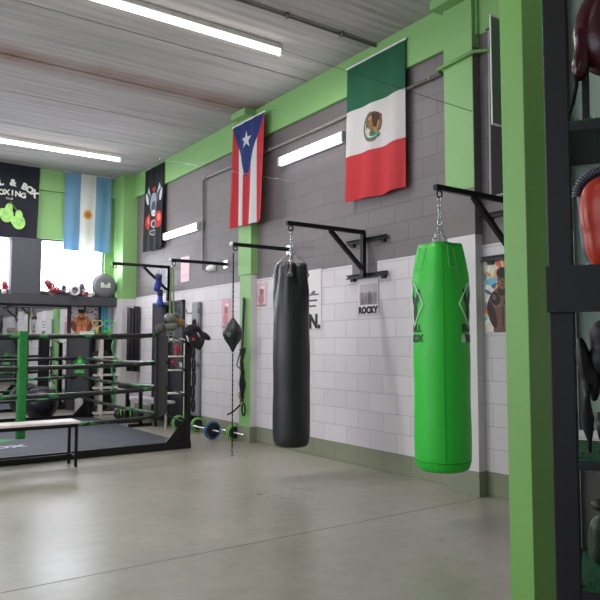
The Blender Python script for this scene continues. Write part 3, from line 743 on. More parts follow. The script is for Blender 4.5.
# heavy bags ------------------------------------------------------------
def heavy_bag(x, y, z0, z1, r, ring_z, label, leather, green=False):
    t = thing('heavy_bag', label, 'punching bag', (x, y, z0)); h = z1-z0
    prof = [(r*.55, .012), (r*.8, .0), (r*.93, .02), (r*.99, .06)]
    n = 46
    for i in range(n+1):
        q = i/n; z = .1+(h-.1)*q; k = r*(1+.02*math.sin(q*5)+.012*math.sin(q*17))
        if q > .82: k *= 1-(.24 if not green else .26)*((q-.82)/.18)**1.3
        if q > .95 and not green: k *= 1.05
        if q < .3: k *= 1+.015*(1-q/.3)
        prof.append((k, z))
    prof += [(r*.66, h-.012), (r*.60, h-.05)]
    def fn(a, z, q):
        top = max(0, (z/h-.70)/.30); bot = max(0, (.14-z)/.14); f = 1
        if green:
            f += .12*top**1.3*math.cos(4*a-3.0) + .02*top*math.sin(9*a)+.012*bot*math.sin(26*a)
        else:
            f += .17*top**1.2*math.cos(4*a-2.2)+.09*top**1.1*math.sin(7*a+2.5*z)+.035*top*math.sin(15*a)+.008*math.sin(3*a+5*z)
        return q*f
    b = NB(); lathe(b, prof, 96, fn)
    link('bag_body', b, leather, t, True)
    if green:
        b = NB()
        for a in (-2.39+.10, ):
            pts = [Vector((math.cos(a)*(fn(a, z, q)+.001), math.sin(a)*(fn(a, z, q)+.001), z)) for (q, z) in prof[4:-3]]
            tube(b, pts, .0025, 5)
        link('seam', b, mat('seam_green', (20, 120, 30), .5), t, True)
        b = NB(); torus(b, (0, 0, .075), r*1.008, .003, 'z', 48, 5); link('bottom_seam', b, MATS['seam_green'], t, True)
    # straps and chains
    ring = Vector((0, 0, ring_z-z0))
    for k in range(4 if green else 0):
        a = (-2.390+.52+k*PI/2) if green else PI/4+k*PI/2+.1
        rim = Vector((math.cos(a)*r*(.42 if green else .55), math.sin(a)*r*(.42 if green else .55), h-.03))
        b = NB(); chain(b, rim, ring+Vector((math.cos(a)*.012, math.sin(a)*.012, 0)), .032, .0035, .010); link('chain', b, chrome, t, True)
        if green:
            def P(da, z):
                aa = a+da; i = min(range(len(prof)-2), key=lambda j: abs(prof[j][1]-z)+(0 if j > 3 else 1)); q = fn(aa, z, prof[i][0])+.004
                return Vector((math.cos(aa)*q, math.sin(aa)*q, z))
            b = NB(); loop = [P(da, z) for da, z in [(-.2, h-.02), (-.2, h-.08), (-.2, h-.14), (-.2, h-.2), (-.07, h-.2), (.07, h-.2), (.2, h-.2), (.2, h-.14), (.2, h-.08), (.2, h-.02)]]
            tube(b, loop, .0018, 5); link('strap_stitching', b, mat('stitch', (150, 210, 150), .6), t, True)
    if not green:
        for k in range(4):
            a = PI/4+k*PI/2+.1; q1 = fn(a, h-.012, r*.72)+.008; q2 = fn(a, h-.13, r*.86)+.01
            p1 = Vector((math.cos(a)*q1, math.sin(a)*q1, h+.012)); p2 = Vector((math.cos(a)*q2, math.sin(a)*q2, h-.12))
            b = NB(); chain(b, ring, p1, .03, .004, .011); chain(b, p1, p2, .03, .004, .011); torus(b, p2, .02, .004, 'z', 14, 5, rot=Matrix.Rotation(PI/2, 3, Vector((-math.sin(a), math.cos(a), 0)))); link('chain', b, chrome, t, True)
    b = NB(); torus(b, ring+Vector((0, 0, .01)), .024, .006, 'y', 18, 6); torus(b, ring+Vector((0, 0, .06)), .022, .005, 'x', 18, 6)
    chain(b, ring+Vector((0, 0, .075)), Vector((0, 0, 2.515-z0)), .062, .0048, .017); link('swivel', b, chrome, t, True)
    return t, fn, prof
heavy_bag(3.815, 5.6, .335, 2.16, .183, 2.285, 'black heavy bag hanging on chains', black_leather)
bag_green = mat('bag_green', (36, 190, 50), .45, var=.05, scale=3, bump=.08, bscale=18)
GX, GY = 3.91, 3.66
t, gfn, gprof = heavy_bag(GX, GY, .385, 2.13, .212, 2.25, 'bright green heavy bag with black club print, hanging on chains', bag_green, True)
# club prints wrapped on the green bag
face = math.atan2(-GY, -GX)   # direction from bag towards the room's front left, where the photo's viewer stands
def wrap(a0, z0):
    def f(v):
        aa = a0+v.x/.215; zz = z0+v.y; q = min(gprof[4:-2], key=lambda p: abs(p[1]-zz))[0]
        q = gfn(aa, zz, q)+.0035+v.z
        return Vector((math.cos(aa)*q, math.sin(aa)*q, zz))
    return f
ink = mat('print_black', (24, 34, 26), .5); pale = mat('print_pale', (205, 228, 205), .5)
for a0 in (face-1.2, face+1.22):
    b = NB(); f = wrap(a0, 1.27)
    dia = [(0, .17), (.115, 0), (0, -.17), (-.115, 0), (0, .17)]
    pts = []
    for (x0, y0), (x1, y1) in zip(dia, dia[1:]):
        for k in range(8): pts.append(f(Vector((x0+(x1-x0)*k/8, y0+(y1-y0)*k/8, .001))))
    tube(b, pts, .0055, 5, closed=True); link('logo_outline', b, pale, t, True)
    b = NB()
    for sgn in (-1, 1):
        for poly in ([(0, .05), (.025, .06), (.05, .12), (.075, .11), (.06, .03), (.03, -.01), (.035, -.06), (.012, -.12), (0, -.13)],):
            vs = [b.verts.new(f(Vector((x*sgn, y, .001)))) for x, y in poly]; b.faces.new(vs)
    o = link('bull_emblem', b, ink, t)
    b = NB(); put_text(b, 'BULL', .08, wrap(a0, 1.06), bold=.0025, sx=1.0); put_text(b, 'BOX', .08, wrap(a0+.13, .98), bold=.0025); link('lettering', b, ink, t)
    b = NB(); put_text(b, '&', .08, wrap(a0-.36, .98), bold=.0025); link('ampersand', b, pale, t)

# speed bag with floor cord
t = thing('double_end_bag', 'black teardrop double-end bag stretched between arm and floor', 'punching bag', (4.025, 7.18, 0))
b = NB(); lathe(b, [(.01, 1.25), (.025, 1.28), (.05, 1.33), (.10, 1.40), (.125, 1.46), (.12, 1.51), (.09, 1.57), (.05, 1.62), (.02, 1.66), (.01, 1.67)], 28); link('ball', b, black_leather, t, True)
b = NB(); pts = [(0, 0, .04+k*.03) for k in range(41)]; tube(b, pts, [.009 if k % 2 else .006 for k in range(41)], 6); link('lower_cord', b, black_cloth, t, True)
b = NB(); pts = [(0, 0, 1.66+k*.03) for k in range(28)]; tube(b, pts, [.010 if k % 2 else .007 for k in range(28)], 6); link('upper_cord', b, black_cloth, t, True)
b = NB(); torus(b, (0, 0, .02), .018, .004, 'y', 14, 5); chain(b, (0, 0, .03), (0, 0, .09)); torus(b, (0, 0, 2.52), .018, .004, 'y', 14, 5); box(b, -.02, -.02, 0, .02, .02, .006); link('hook', b, chrome, t, True)
b = NB(); torus(b, (-.095, -.075, 1.46), .018, .004, 'y', 16, 5, rot=Matrix.Rotation(-.9, 3, 'Z')); link('badge', b, neon, t, True)

# long green bands under the second arm
t = thing('resistance_band', 'long pale green elastic band looped over the plain wall arm', 'band', (3.985, 8.87, 2.52))
m_ = mat('band_pale', (128, 148, 96), .6)
b = NB()
for dx in (-.05, .035): bar(b, (dx*.3, 0, -.08), (dx, .01, -1.15), .022, .006, up=(0, 1, 0))
link('strap', b, m_, t)
b = NB(); torus(b, (0, 0, -.02), .035, .005, 'x', 16, 6); torus(b, (0, 0, -.075), .02, .004, 'y', 14, 6); link('ring', b, chrome, t, True)
# blue gloves
t = thing('glove_cord', 'thin pale cord on the corner wall arm carrying blue gloves', 'cord', (4.67, 10.95, 2.67))
b = NB(); tube(b, [(0, 0, .0), (0, -.03, -.02), (0, -.03, -.45)], .004, 5); link('cord', b, white_plastic, t)
glove('blue boxing glove hanging upper of two on the corner arm', (34, 66, 150), (28, 40, 90), (4.64, 10.90, 2.56), (PI, .15, 0), 1.35, None)
glove('blue boxing glove hanging lower of two on the corner arm', (36, 76, 165), (24, 34, 70), (4.67, 10.92, 2.29), (PI, -.05, .5), 1.3, None)

# TRX straps on first pillar
t = thing('suspension_trainer', 'black suspension straps hanging down the green pillar', 'straps', (4.72, 8.10, 2.0))
b = NB(); bar(b, (0, .02, 0), (0, .06, -.75), .035, .008, up=(1, 0, 0)); bar(b, (-.01, -.03, -.02), (-.01, .03, -.78), .03, .008, up=(1, 0, 0)); link('strap', b, black_cloth, t)
b = NB()
for q in range(5): tube(b, [(-.012*q, .012*q-.02, -.72), (-.02-.01*(q%2), .05-.015*q, -.95), (-.012*q, .015*q-.03, -1.2), (-.02, .03-.01*q, -1.45)], .013, 6)
tube(b, [(0, .0, -.7), (-.03, .03, -.9), (-.01, .0, -1.05), (-.02, .04, -1.25), (0, .03, -1.4)], .02, 7); tube(b, [(0, .1, -.75), (-.02, .17, -.95), (0, .1, -1.0)], .009, 6); link('coil', b, black_cloth, t, True)
b = NB(); torus(b, (-.02, -.03, -1.55), .06, .012, 'x', 18, 6, (1, .7, 1.4)); tube(b, [(0, .1, -1.5), (-.02, .25, -1.60), (-.02, .42, -1.66)], .012, 6); link('handle', b, black_cloth, t, True)
b = NB(); torus(b, (-.03, .02, -1.42), .035, .007, 'x', 16, 6, (1, .7, 1.5)); torus(b, (-.04, .05, -1.36), .03, .006, 'x', 16, 6, (1, .7, 1.5)); link('carabiner', b, mat('copper', (170, 100, 80), .4, .5), t, True)

# wall rack board with straps (px 192-200)
t = thing('gear_rack', 'tall narrow grey rack board leaning on the white wall with hooks', 'rack', (4.80, 9.78, 0))
b = NB(); box(b, -.02, -.13, .2, .045, .13, 2.03); bevel_mod(link('board', b, mat('rack_board', (132, 132, 138), .5), t), .04, 4)
for q in (-.11, .06):
    b = NB(); box(b, -.03, q, 0, .04, q+.05, .22); link('foot', b, black_metal, t)
b = NB()
for z in (1.0, 1.35, 1.62, 1.85):
    for s in (-1, 1): tube(b, [(-.0, s*.13, z), (-.06, s*.2, z), (-.06, s*.22, z+.06)], .009, 6)
link('hook', b, black_metal, t, True)
b = NB()
for k in range(7): torus(b, (-.035, .02*math.sin(k*2), .38+.21*k), .075, .014, 'x', 16, 6, (1, .6, 1.35))
link('hanging_straps', b, black_cloth, t, True)

# dark mats near the corner
for i, (x0, z0, z1) in enumerate(((4.63, .84, 2.04), (4.755, .83, 2.07))):
    b = NB()
    for k in range(2): tube(b, [(x0+.045*k, 12.27, z0), (x0+.045*k, 12.27, z1-.01*k)], .03, 10)
    for v in b.verts: v.co.y = 12.27+(v.co.y-12.27)*2.4
    tag(link('hanging_mat', b, mat('mat_dark', (34, 32, 40), .7), None, True), ['dark folded mat hanging on the white wall next to the corner', 'dark folded mat hanging second from the corner'][i], 'mat', 'dark mats by the corner')
b = NB(); box(b, 4.60, 12.26, 2.05, 4.845, 12.28, 2.07); box(b, 4.66, 12.28, 2.05, 4.68, 12.5, 2.07); tag(link('hanger_rail', b, chrome), 'short rail from which the dark mats by the corner hang', 'rail')
b = NB()
for k in range(7): tube(b, [(4.76, 11.32-.07*k, .35), (4.765, 11.32-.07*k, 2.03)], .036, 8)
tag(link('curtain', b, mat('curtain_dark', (28, 29, 38), .75), None, True), 'dark folded curtain drawn half across the grey doorway', 'curtain')

# bench seat at back, kettlebells, white gear rack
t = thing('exercise_bench', 'low bench with white top against the right wall behind the ring', 'bench', (4.55, 11.2, 0))
b = NB(); box(b, -.17, -.9, .37, .15, .55, .41); bevel_mod(link('seat', b, mat('bench_white', (205, 200, 205), .5), t))
for (x, y) in ((-.12, -.75), (.1, -.75), (-.12, .4), (.1, .4)):
    b = NB(); bar(b, (x, y, 0), (x, y+.08, .37), .03); link('leg', b, black_metal, t)
t = thing('gear_stand', 'white round-topped stand with red gloves behind the ring post', 'rack', (4.60, 10.08, 0))
m_ = mat('stand_white', (222, 218, 205), .5)
b = NB(); pts = [(-.16, 0, 0), (-.16, 0, 1.36)]+[(-.10-.06*math.cos(q), 0, 1.36+.06*math.sin(q)) for q in (.4, .8, 1.2, 1.57)]+[(.10+.06*math.cos(q), 0, 1.36+.06*math.sin(q)) for q in (1.57, 1.2, .8, .4)]+[(.16, 0, 1.36), (.16, 0, 0)]
tube(b, pts, .022, 8); link('frame', b, m_, t, True)
for z in (.55, .92, 1.14):
    b = NB(); box(b, -.15, -.1, z, .15, .1, z+.02); link('shelf_board', b, m_, t)
glove('red boxing glove on the upper shelf of the white stand', (200, 38, 60), (150, 30, 45), (4.60, 10.05, 1.165), (0, 0, 0), .75)
glove('red boxing glove lower down on the white stand', (170, 36, 50), (60, 30, 35), (4.54, 10.05, .945), (0, 0, .5), .65)
glove('white boxing glove beside the lower red one on the stand', (220, 215, 215), (180, 175, 178), (4.67, 10.05, .945), (0, 0, -.5), .5)
t = thing('weight_bench', 'black padded weight bench just behind the corner post', 'bench', (4.22, 10.75, 0))
b = NB(); box(b, -.15, -.25, .60, .15, .55, .67); bevel_mod(link('pad', b, black_leather, t), .02)
b = NB()
for y in (-.15, .45): bar(b, (0, y, .0), (0, y, .6), .05); bar(b, (-.2, y, .025), (.2, y, .025), .05)
link('frame', b, black_metal, t)
for i, (x, y) in enumerate(((4.40, 11.75), (4.48, 11.50), (4.56, 11.25))):
    t = thing('kettlebell', ['bright green kettlebell under the low bench, furthest from the post', 'bright green kettlebell under the low bench, middle of the three', 'bright green kettlebell under the low bench, nearest the post'][i], 'kettlebell', (x-.12, y, 0), 0, 'green kettlebells')
    b = NB(); ell(b, (0, 0, .10), (.095, .095, .10)); link('bell', b, black_leather, t, True)
    b = NB(); torus(b, (0, 0, .20), .055, .014, 'x', 18, 8); torus(b, (0, 0, .12), .092, .012, 'x', 24, 8); link('handle', b, mat('kb_green', (110, 215, 60), .5), t, True)

# barbells on the floor
def barbell(x, y0, y1, plates, label):
    t = thing('barbell', label, 'barbell', (x, y0, 0)); R0 = max(p[1] for p in plates)
    b = NB(); tube(b, [(0, 0, R0), (0, y1-y0, R0)], .014, 10); link('bar', b, chrome, t, True)
    for (yy, r, c) in plates:
        b = NB(); lathe(b, [(.03, -.024), (r-.012, -.024), (r, -.014), (r, .014), (r-.012, .024), (.03, .024)], 32, center=(0, yy-y0, R0 if r == R0 else r if False else R0), axis='y'); pl = link('plate', b, black_leather, t, True)
        b = NB(); torus(b, (0, yy-y0-.022, R0), r-.016, .009, 'y', 32, 6); torus(b, (0, yy-y0+.022, R0), r-.016, .009, 'y', 32, 6)
        lathe(b, [(r-.003, -.012), (r+.002, -.012), (r+.002, .012), (r-.003, .012)], 32, center=(0, yy-y0, R0), axis='y'); link('coloured_rim', b, mat('rim_%d' % c[0], c, .4), pl, True)
GR = (130, 210, 96)
barbell(4.69, 8.04, 9.68, [(8.33, .11, GR), (9.46, .108, GR)], 'barbell on the floor with green-rimmed plates, nearest the pillar')
barbell(4.50, 8.40, 9.95, [(8.60, .128, (70, 120, 180)), (9.72, .115, GR)], 'barbell on the floor with a large blue-rimmed plate')

# ================================================================== BOXING RING
RX, RY0, RY1, RX0 = 3.85, 8.06, 12.06, -.15
ring = thing('boxing_ring', 'low black boxing ring with four green-marked ropes', 'boxing ring', (RX, RY0, 0))
def RW(x, y, z): return (x-RX, y-RY0, z)
b = NB(); box(b, *RW(RX0-.05, RY0+.03, 0), *RW(RX+.05, RY1+.05, .05)); bevel_mod(link('canvas', b, mat('canvas', (74, 74, 86), .7, var=.1, scale=5), ring))
for (p, q) in (((RX0-.1, RY0-.03, 0), (RX+.045, RY0+.03, .095)), ((RX0-.1, RY0+.03, 0), (RX0-.05, RY1, .095)), ((RX0-.1, RY1+.05, 0), (RX+.09, RY1+.11, .095))):
    b = NB(); box(b, *RW(*p), *RW(*q)); bevel_mod(link('base_beam', b, black_metal, ring))
b = NB(); put_text(b, 'BULL&BOX', .26, lambda v: Vector(RW(1.45+v.x, 9.05+v.y, .052+v.z)), bold=.01); link('canvas_lettering', b, mat('canvas_print', (190, 192, 200), .7), ring)
b = NB(); vs = [b.verts.new(RW(1.55+x, 9.75+y, .0525)) for x, y in ((-.6, 0), (0, -.35), (.6, 0), (0, .35))]; b.faces.new(vs); link('canvas_emblem', b, mat('canvas_green', (40, 150, 70), .7), ring)
rope_m = bpy.data.materials.new('rope_wrap'); rope_m.use_nodes = True; nt = rope_m.node_tree; N = nt.nodes; L = nt.links; B_ = N['Principled BSDF']
B_.inputs['Roughness'].default_value = .28
tc = N.new('ShaderNodeTexCoord'); nz = N.new('ShaderNodeTexNoise'); nz.inputs['Scale'].default_value = 9; nz.inputs['Detail'].default_value = 5; nz.inputs['Distortion'].default_value = .6; L.new(tc.outputs['Object'], nz.inputs[0])
n2 = N.new('ShaderNodeTexNoise'); n2.inputs['Scale'].default_value = 1.6; L.new(tc.outputs['Object'], n2.inputs[0])
ad = N.new('ShaderNodeMath'); ad.operation = 'MULTIPLY'; L.new(nz.outputs[0], ad.inputs[0]); L.new(n2.outputs[0], ad.inputs[1])
cr = N.new('ShaderNodeValToRGB'); cr.color_ramp.interpolation = 'CONSTANT'; cr.color_ramp.elements[0].color = lin((26, 28, 30))+(1,); cr.color_ramp.elements[1].position = .315; cr.color_ramp.elements[1].color = lin((44, 128, 62))+(1,)
L.new(ad.outputs[0], cr.inputs[0]); L.new(cr.outputs[0], B_.inputs['Base Color'])
bp = N.new('ShaderNodeBump'); bp.inputs['Strength'].default_value = .4; bp.inputs['Distance'].default_value = .01; L.new(nz.outputs[0], bp.inputs['Height']); L.new(bp.outputs[0], B_.inputs['Normal'])
zs = (1.475, 1.11, .785, .43)
cor = {'fr': (RX, RY0), 'br': (RX, RY1), 'bl': (RX0, RY1), 'fl': (RX0, RY0)}
mid = ((RX+RX0)/2, (RY0+RY1)/2)
inner = {}
for k, (x, y) in cor.items():
    sx, sy = (1 if mid[0] > x else -1), (1 if mid[1] > y else -1)
    # post
    b = NB(); box(b, *RW(x-.03, y-.035, .0), *RW(x+.03, y+.035, 1.38)); link('corner_post', b, black_metal, ring)
    b = NB(); v = [RW(x+sx*.04, y-.012, .095), RW(x+sx*.30, y-.012, .095), RW(x+sx*.04, y-.012, .38)]
    v2 = [(p[0], p[1]+.024, p[2]) for p in v]; A = [b.verts.new(p) for p in v]; Bv = [b.verts.new(p) for p in v2]
    b.faces.new(A); b.faces.new(Bv[::-1])
    for i in range(3): b.faces.new((A[i], Bv[i], Bv[(i+1) % 3], A[(i+1) % 3]))
    link('gusset', b, black_metal, ring)
    off = .24
    px, py = x+sx*off, y+sy*off
    inner[k] = (px, py)
    ang = math.atan2(sy, sx)
    M = Matrix.Translation(RW(px, py, 0)) @ Matrix.Rotation(ang, 4, 'Z')
    b = NB(); box(b, .0, -.19, .42, .06, .19, 1.47, M); pad = link('corner_pad', b, mat('pad_black', (22, 22, 27), .5, bump=.1), ring); bevel_mod(pad, .035, 4)
    # emblem on the pad's inner face
    b = NB(); d = [(.062, 0, 1.13), (.062, .10, 1.03), (.062, 0, .98), (.062, -.10, 1.03)]
    tube(b, [M @ Vector(p) for p in d], .008, 4, closed=True)
    tube(b, [M @ Vector(p) for p in [(.062, .10, 1.0), (.062, -.10, 1.0)]], .006, 4)
    for s in (-1, 1):
        vs = [b.verts.new(M @ Vector((.063, s*q1, q2))) for q1, q2 in ((.0, 1.01), (.05, 1.03), (.04, 1.06), (0, 1.09))]; b.faces.new(vs)
    link('pad_emblem', b, neon, pad)
    b = NB(); put_text(b, 'ASOC', .07, lambda v: M @ Vector((.062+v.z, v.x, .85+v.y)), bold=.003); link('pad_lettering', b, neon, pad)
    # turnbuckles
    for z in zs:
        b = NB(); tube(b, [RW(x+sx*.03, y+sy*.03, z-.1), RW(x+sx*.08, y+sy*.08, z-.07), RW(px-sx*.03, py-sy*.03, z)], [.02, .012, .012], 6)
        link('turnbuckle', b, mat('buckle', (90, 90, 94), .4, .8), ring, True)
def rope(p, q, z, sag, out, rz=.026):
    pts = []; rs = []
    for i in range(33):
        s = i/32; e = 4*s*(1-s)
        pts.append(RW(p[0]+(q[0]-p[0])*s+out[0]*min(1, e*2.2), p[1]+(q[1]-p[1])*s+out[1]*min(1, e*2.2), z-sag*e)); rs.append(rz*(.5+.5*min(1, e*6)))
    b = NB(); tube(b, pts, rs, 10); return link('rope', b, rope_m, ring, True)
pf, pb, pl, ql = inner['fr'], inner['br'], inner['fl'], inner['bl']
for z in zs:
    rope(pf, pl, z, .035, (0, -.22)); rope(pb, ql, z, .03, (0, .0)); rope(pf, pb, z, .03, (.0, 0)); rope(pl, ql, z, .03, (0, 0))
# rope spacers
b = NB(); x, y = 1.80, RY0+.02; box(b, *RW(x-.05, y-.038, .28), *RW(x+.05, y+.045, 1.50)); sp_ = link('rope_strap', b, mat('strap_green', (30, 122, 52), .5, var=.25, scale=14, bump=.3, bscale=20), ring); bevel_mod(sp_, .02, 3)
b = NB(); torus(b, RW(x, y, .40), .05, .02, 'z', 16, 6, (1, .8, 1)); link('strap_end', b, mat('strap_dark', (20, 60, 34), .6), ring, True)
xx = RX-.24
b = NB(); pts = [RW(xx+.03*math.sin(k*1.1), 10.2, .36+.06*k) for k in range(20)]; tube(b, pts, [.016 if k % 2 else .011 for k in range(20)], 7); link('rope_cord', b, mat('cord_green', (50, 170, 100), .4), ring, True)
# gear hanging on the front right corner
glove('olive grey glove lying on top of the ring corner pad', (108, 112, 100), (70, 72, 66), (3.47, 8.20, 1.535), (0, 1.35, .1), 1.35)
glove('olive grey glove stacked higher on the ring corner, with orange mark', (112, 114, 104), (150, 104, 50), (3.86, 8.24, 1.62), (0, -1.25, .2), 1.3)
t = thing('focus_mitt', 'black focus mitts hung over the ring corner post', 'mitt', (3.90, 7.97, 1.22))
b = blob([(-.09, 0, .30, .09, .07, .08), (-.02, 0, .20, .09, .06, .13), (.06, 0, .13, .075, .06, .10), (.15, 0, .235, .12, .055, .055, (0, .55, 0)), (.0, 0, .34, .12, .06, .05, (0, .3, 0)), (.10, 0, .17, .05, .05, .06)], .014); link('padding', b, mat('mitt_black', (26, 25, 27), .7), t, True)
b = NB(); bmesh.ops.create_uvsphere(b, u_segments=16, v_segments=10, radius=1, matrix=Matrix.Translation((-.055, -.085, .19)) @ Matrix.Diagonal((.02, .012, .022, 1))); link('badge', b, mat('badge_red', (190, 30, 50), .5), t, True)
b = NB(); tube(b, [(-.09, .03, .12), (-.12, .04, .25), (-.08, .05, .36)], .012, 6); link('strap', b, black_cloth, t, True)

# seat bench in front of the ring
t = thing('seat_bench', 'long white-topped bench on thin black legs before the ring', 'bench', (2.30, 7.53, 0))
b = NB(); box(b, -1.80, -.02, .475, 0.0, .31, .50); bevel_mod(link('seat', b, mat('seat_white', (226, 216, 214), .4), t))
b = NB(); box(b, -1.78, 0, .435, -.02, .03, .474); box(b, -1.78, .26, .435, -.02, .29, .474); box(b, -.05, .03, .435, -.02, .26, .474); box(b, -1.78, .03, .435, -1.75, .26, .474); link('apron', b, black_metal, t)
for x in (-.05, -1.78):
    for y in (0, .26):
        b = NB(); box(b, x, y, 0, x+.03, y+.03, .435); link('leg', b, black_metal, t)
b = NB(); box(b, -.045, .03, .1, -.025, .26, .125); box(b, -1.775, .03, .1, -1.755, .26, .125); box(b, -1.755, .135, .1, -.045, .155, .125); link('stretcher', b, black_metal, t)

# ================================================================== RIGHT FOREGROUND
# dark banner on wall beyond the second pillar + glass board standing out from the wall
t = thing('black_banner', 'tall black banner with thin white edging, right of the second pillar', 'banner', (4.81, 3.88, 2.65))
a = canvas_arr(90, 190, (36, 35, 42)); U, V = grid_uv(90, 190, .85, 1.9)
for k in range(60):
    x, z = random.random()*.8, 1.2+random.random()*.7; pe(a, U, V, x, z, .01+.02*random.random(), .006, (96, 94, 104), random.random()*3)
for e in (.018,): a[(U < e) | (V < e)] = lin((170, 168, 174))
print_sheet('cloth', a, hang_y(.85, 1.56, .006), cloth, .004, t)
b = NB(); tube(b, [(-.008, .02, 1.562), (-.008, -.87, 1.562)], .008); link('rod', b, black_metal, t)
t = thing('glass_board', 'grey green board with white frame standing out from the right wall', 'board', (4.80, 3.32, 3.05))
b = NB(); box(b, -.652, -.003, .012, 0, .003, .868); link('panel', b, mat('board_glass', (96, 124, 98), .25), t)
b = NB(); box(b, -.66, -.005, 0, -.652, .005, .88); box(b, -.652, -.005, 0, .05, .005, .012); box(b, -.652, -.005, .868, .05, .005, .88); link('frame', b, white_plastic, t)

# near rack with gloves
RR = (1.406, .970, 0); AZ = -YAW - .40
ca, sa = math.cos(AZ), math.sin(AZ)
def R2(x, y, z): return (RR[0]+x*ca-y*sa, RR[1]+x*sa+y*ca, z)
t = thing('display_rack', 'tall dark metal rack at the right edge holding boxing gloves', 'rack', RR, AZ)
dm = mat('rack_metal', (19, 20, 26), .5, var=.1)
for (x, y) in ((0, 0), (.78, 0), (0, .31), (.78, .31)):
    b = NB(); box(b, x, y, 0, x+.055, y+.03, 2.45); bevel_mod(link('upright', b, dm, t), .003)
turf = mat('turf_green', (24, 88, 50), .9, var=.4, scale=90)
for i, z in enumerate((.12, .785, 1.08, 1.52, 1.882, 2.43)):
    b = NB(); box(b, .055, .0, z-.022, .78, .34, z); link('shelf_board', b, dm, t)
    if z < 2.3:
        b = NB(); rq = random.Random(i)
        for k in range(900):
            x, y = .058+rq.random()*.72, .002+rq.random()**2*.33; hh = .006+.008*rq.random(); dx = .004*(rq.random()-.5)
            vs = [b.verts.new(p) for p in ((x-.0015, y, z), (x+.0015, y, z), (x+dx, y, z+hh))]; b.faces.new(vs)
        box(b, .056, .001, z, .779, .339, z+.003)
        o = link('turf_lining', b, turf, t); o['kind'] = 'stuff'
b = NB(); box(b, -.004, -.014, 1.425, .84, -.001, 1.535); link('front_beam', b, dm, t)
b = NB(); box(b, .056, .345, 1.11, .779, .352, 2.40); link('back_panel', b, mat('mint_panel', (176, 200, 184), .5), t)
b = NB(); box(b, .056, .345, .13, .779, .352, 1.06); link('lower_panel', b, mat('grey_panel', (120, 120, 112), .6), t)
def big_glove(label, col, cuff, x, y, z, rot, s, extra=None, rough=.35):
    g = glove(label, col, cuff, R2(x, y, z), (rot[0], rot[1], rot[2]+AZ), s, None, rough, small=False)
    return g
def near_glove(label, parts, loc, extra=None):
    """large glove seen close: parts = (name, blob ellipsoids, material)"""
    g = thing('boxing_glove', label, 'glove', R2(*loc), AZ)
    for nm, el, m in parts:
        link(nm, blob(el, .0065), m, g, True)
    return g
maroon = mat('maroon_leather', (66, 12, 28), .28, var=.08, bump=.12, bscale=30)
g = near_glove('dark maroon boxing glove on the rack above the orange one', [
    ('padding', [(0, 0, .20, .085, .06, .10), (.01, 0, .10, .075, .055, .08), (-.02, -.01, .14, .075, .055, .09)], maroon),
    ('thumb', [(-.062, -.03, .075, .028, .03, .065, (0, .15, 0)), (-.055, -.02, .14, .03, .035, .05)], maroon),
    ('cuff', [(0, 0, .31, .07, .05, .05), (0, 0, .36, .072, .052, .03)], mat('maroon_cuff', (60, 12, 24), .5))], (.148, .12, 1.985))
b = NB(); tube(b, [R2(.068, .09, 2.06), R2(.074, .08, 2.0), R2(.064, .07, 1.95), R2(.052, .06, 1.91), R2(.062, .05, 1.884)], [.006, .006, .006, .005, .005], 6)
tag(link('hand_wrap', b, black_cloth, None, True), 'thin curved black lace hanging below the dark maroon glove', 'lace')
b = NB(); bar(b, R2(.096, .09, 2.06), R2(.094, .09, 1.884), .018, .004)
tag(link('hand_wrap', b, black_cloth), 'straight black strap hanging below the dark maroon glove', 'strap')
orange = mat('orange_leather', (206, 66, 40), .3, var=.07, bump=.2, bscale=22)
gm = mat('piping_grey', (84, 88, 100), .45, bump=.1)
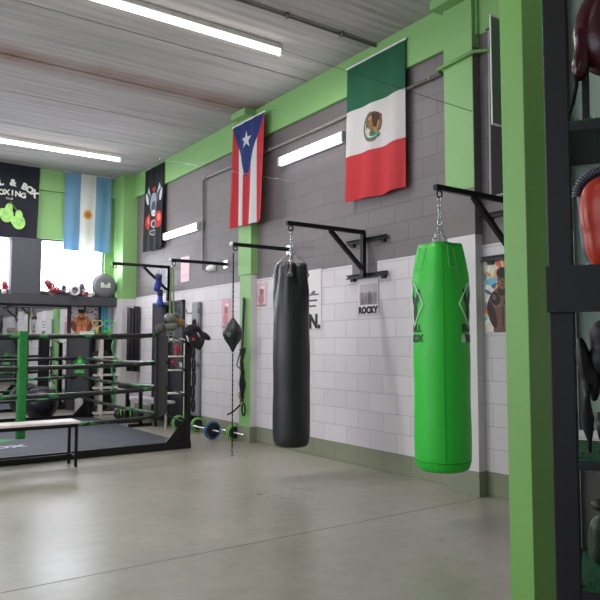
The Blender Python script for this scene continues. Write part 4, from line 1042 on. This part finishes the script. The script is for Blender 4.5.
g = near_glove('bright orange boxing glove with grey pleated edge, upright on the rack', [
    ('palm', [(-.004, .02, .205, .084, .04, .085), (-.004, .02, .12, .078, .036, .08), (.0, .02, .06, .07, .034, .06)], gm),
    ('padding', [(.0, -.03, .18, .078, .05, .078), (.0, -.028, .115, .074, .048, .08), (.004, -.024, .05, .066, .045, .06)], orange),
    ('thumb', [(.065, -.05, .13, .026, .028, .06, (0, -.2, 0)), (.05, -.04, .08, .03, .03, .04)], orange)], (.135, .12, 1.526))
b = NB()
for k in range(17):
    a_ = PI*.5+(k-3)*.115
    cx_, cz_ = -.004, .195
    p0 = Vector((cx_+.054*math.cos(a_), -.010, cz_+.056*math.sin(a_))); p1 = Vector((cx_+.074*math.cos(a_), .008, cz_+.076*math.sin(a_)))
    tube(b, [p0, (p0+p1)/2+Vector((.004*math.cos(a_), -.006, .004*math.sin(a_))), p1], [.003, .0045, .003], 6)
link('pleats', b, gm, g, True)
b = NB(); lathe(b, [(.045, .0), (.052, .002), (.054, .02), (.048, .03)], 28, lambda a, z, q: q*(1-.3*abs(math.sin(a)))); link('cuff', b, gm, g, True)
blk = mat('black_vinyl', (14, 14, 16), .5, bump=.1)
near_glove('black boxing glove hanging by its strap under the rack beam', [
    ('padding', [(.02, 0, .10, .085, .05, .07), (.03, 0, .17, .09, .05, .05), (.05, 0, .06, .06, .045, .05)], blk),
    ('thumb', [(-.052, -.01, .10, .022, .028, .075, (0, -.12, 0)), (-.03, 0, .05, .022, .028, .07)], blk)], (.125, .12, 1.21))
b = NB(); tube(b, [R2(.082, .1, 1.25), R2(.080, .09, 1.225), R2(.078, .09, 1.20), R2(.078, .09, 1.17), R2(.080, .09, 1.14), R2(.082, .09, 1.112), R2(.082, .09, 1.086)], [.012, .005, .010, .016, .012, .005, .004], 8)
tag(link('hand_wrap', b, black_cloth, None, True), 'twisted black strap dangling below the black glove on the rack', 'strap')
gl = mat('dark_green_leather', (5, 42, 22), .4)
near_glove('dark green boxing glove with black cuff on the lower tier of the rack', [
    ('padding', [(.0, 0, .06, .06, .045, .05), (.0, 0, .11, .058, .042, .055)], gl),
    ('thumb', [(.05, -.03, .09, .02, .022, .045)], gl),
    ('cuff', [(0, 0, .17, .052, .04, .022)], blk)], (.118, .1, .79))
big_glove('black boxing glove lying on the turf tier above the green glove', (20, 26, 22), (20, 20, 22), .10, .17, 1.14, (0, 1.4, 0), .85)
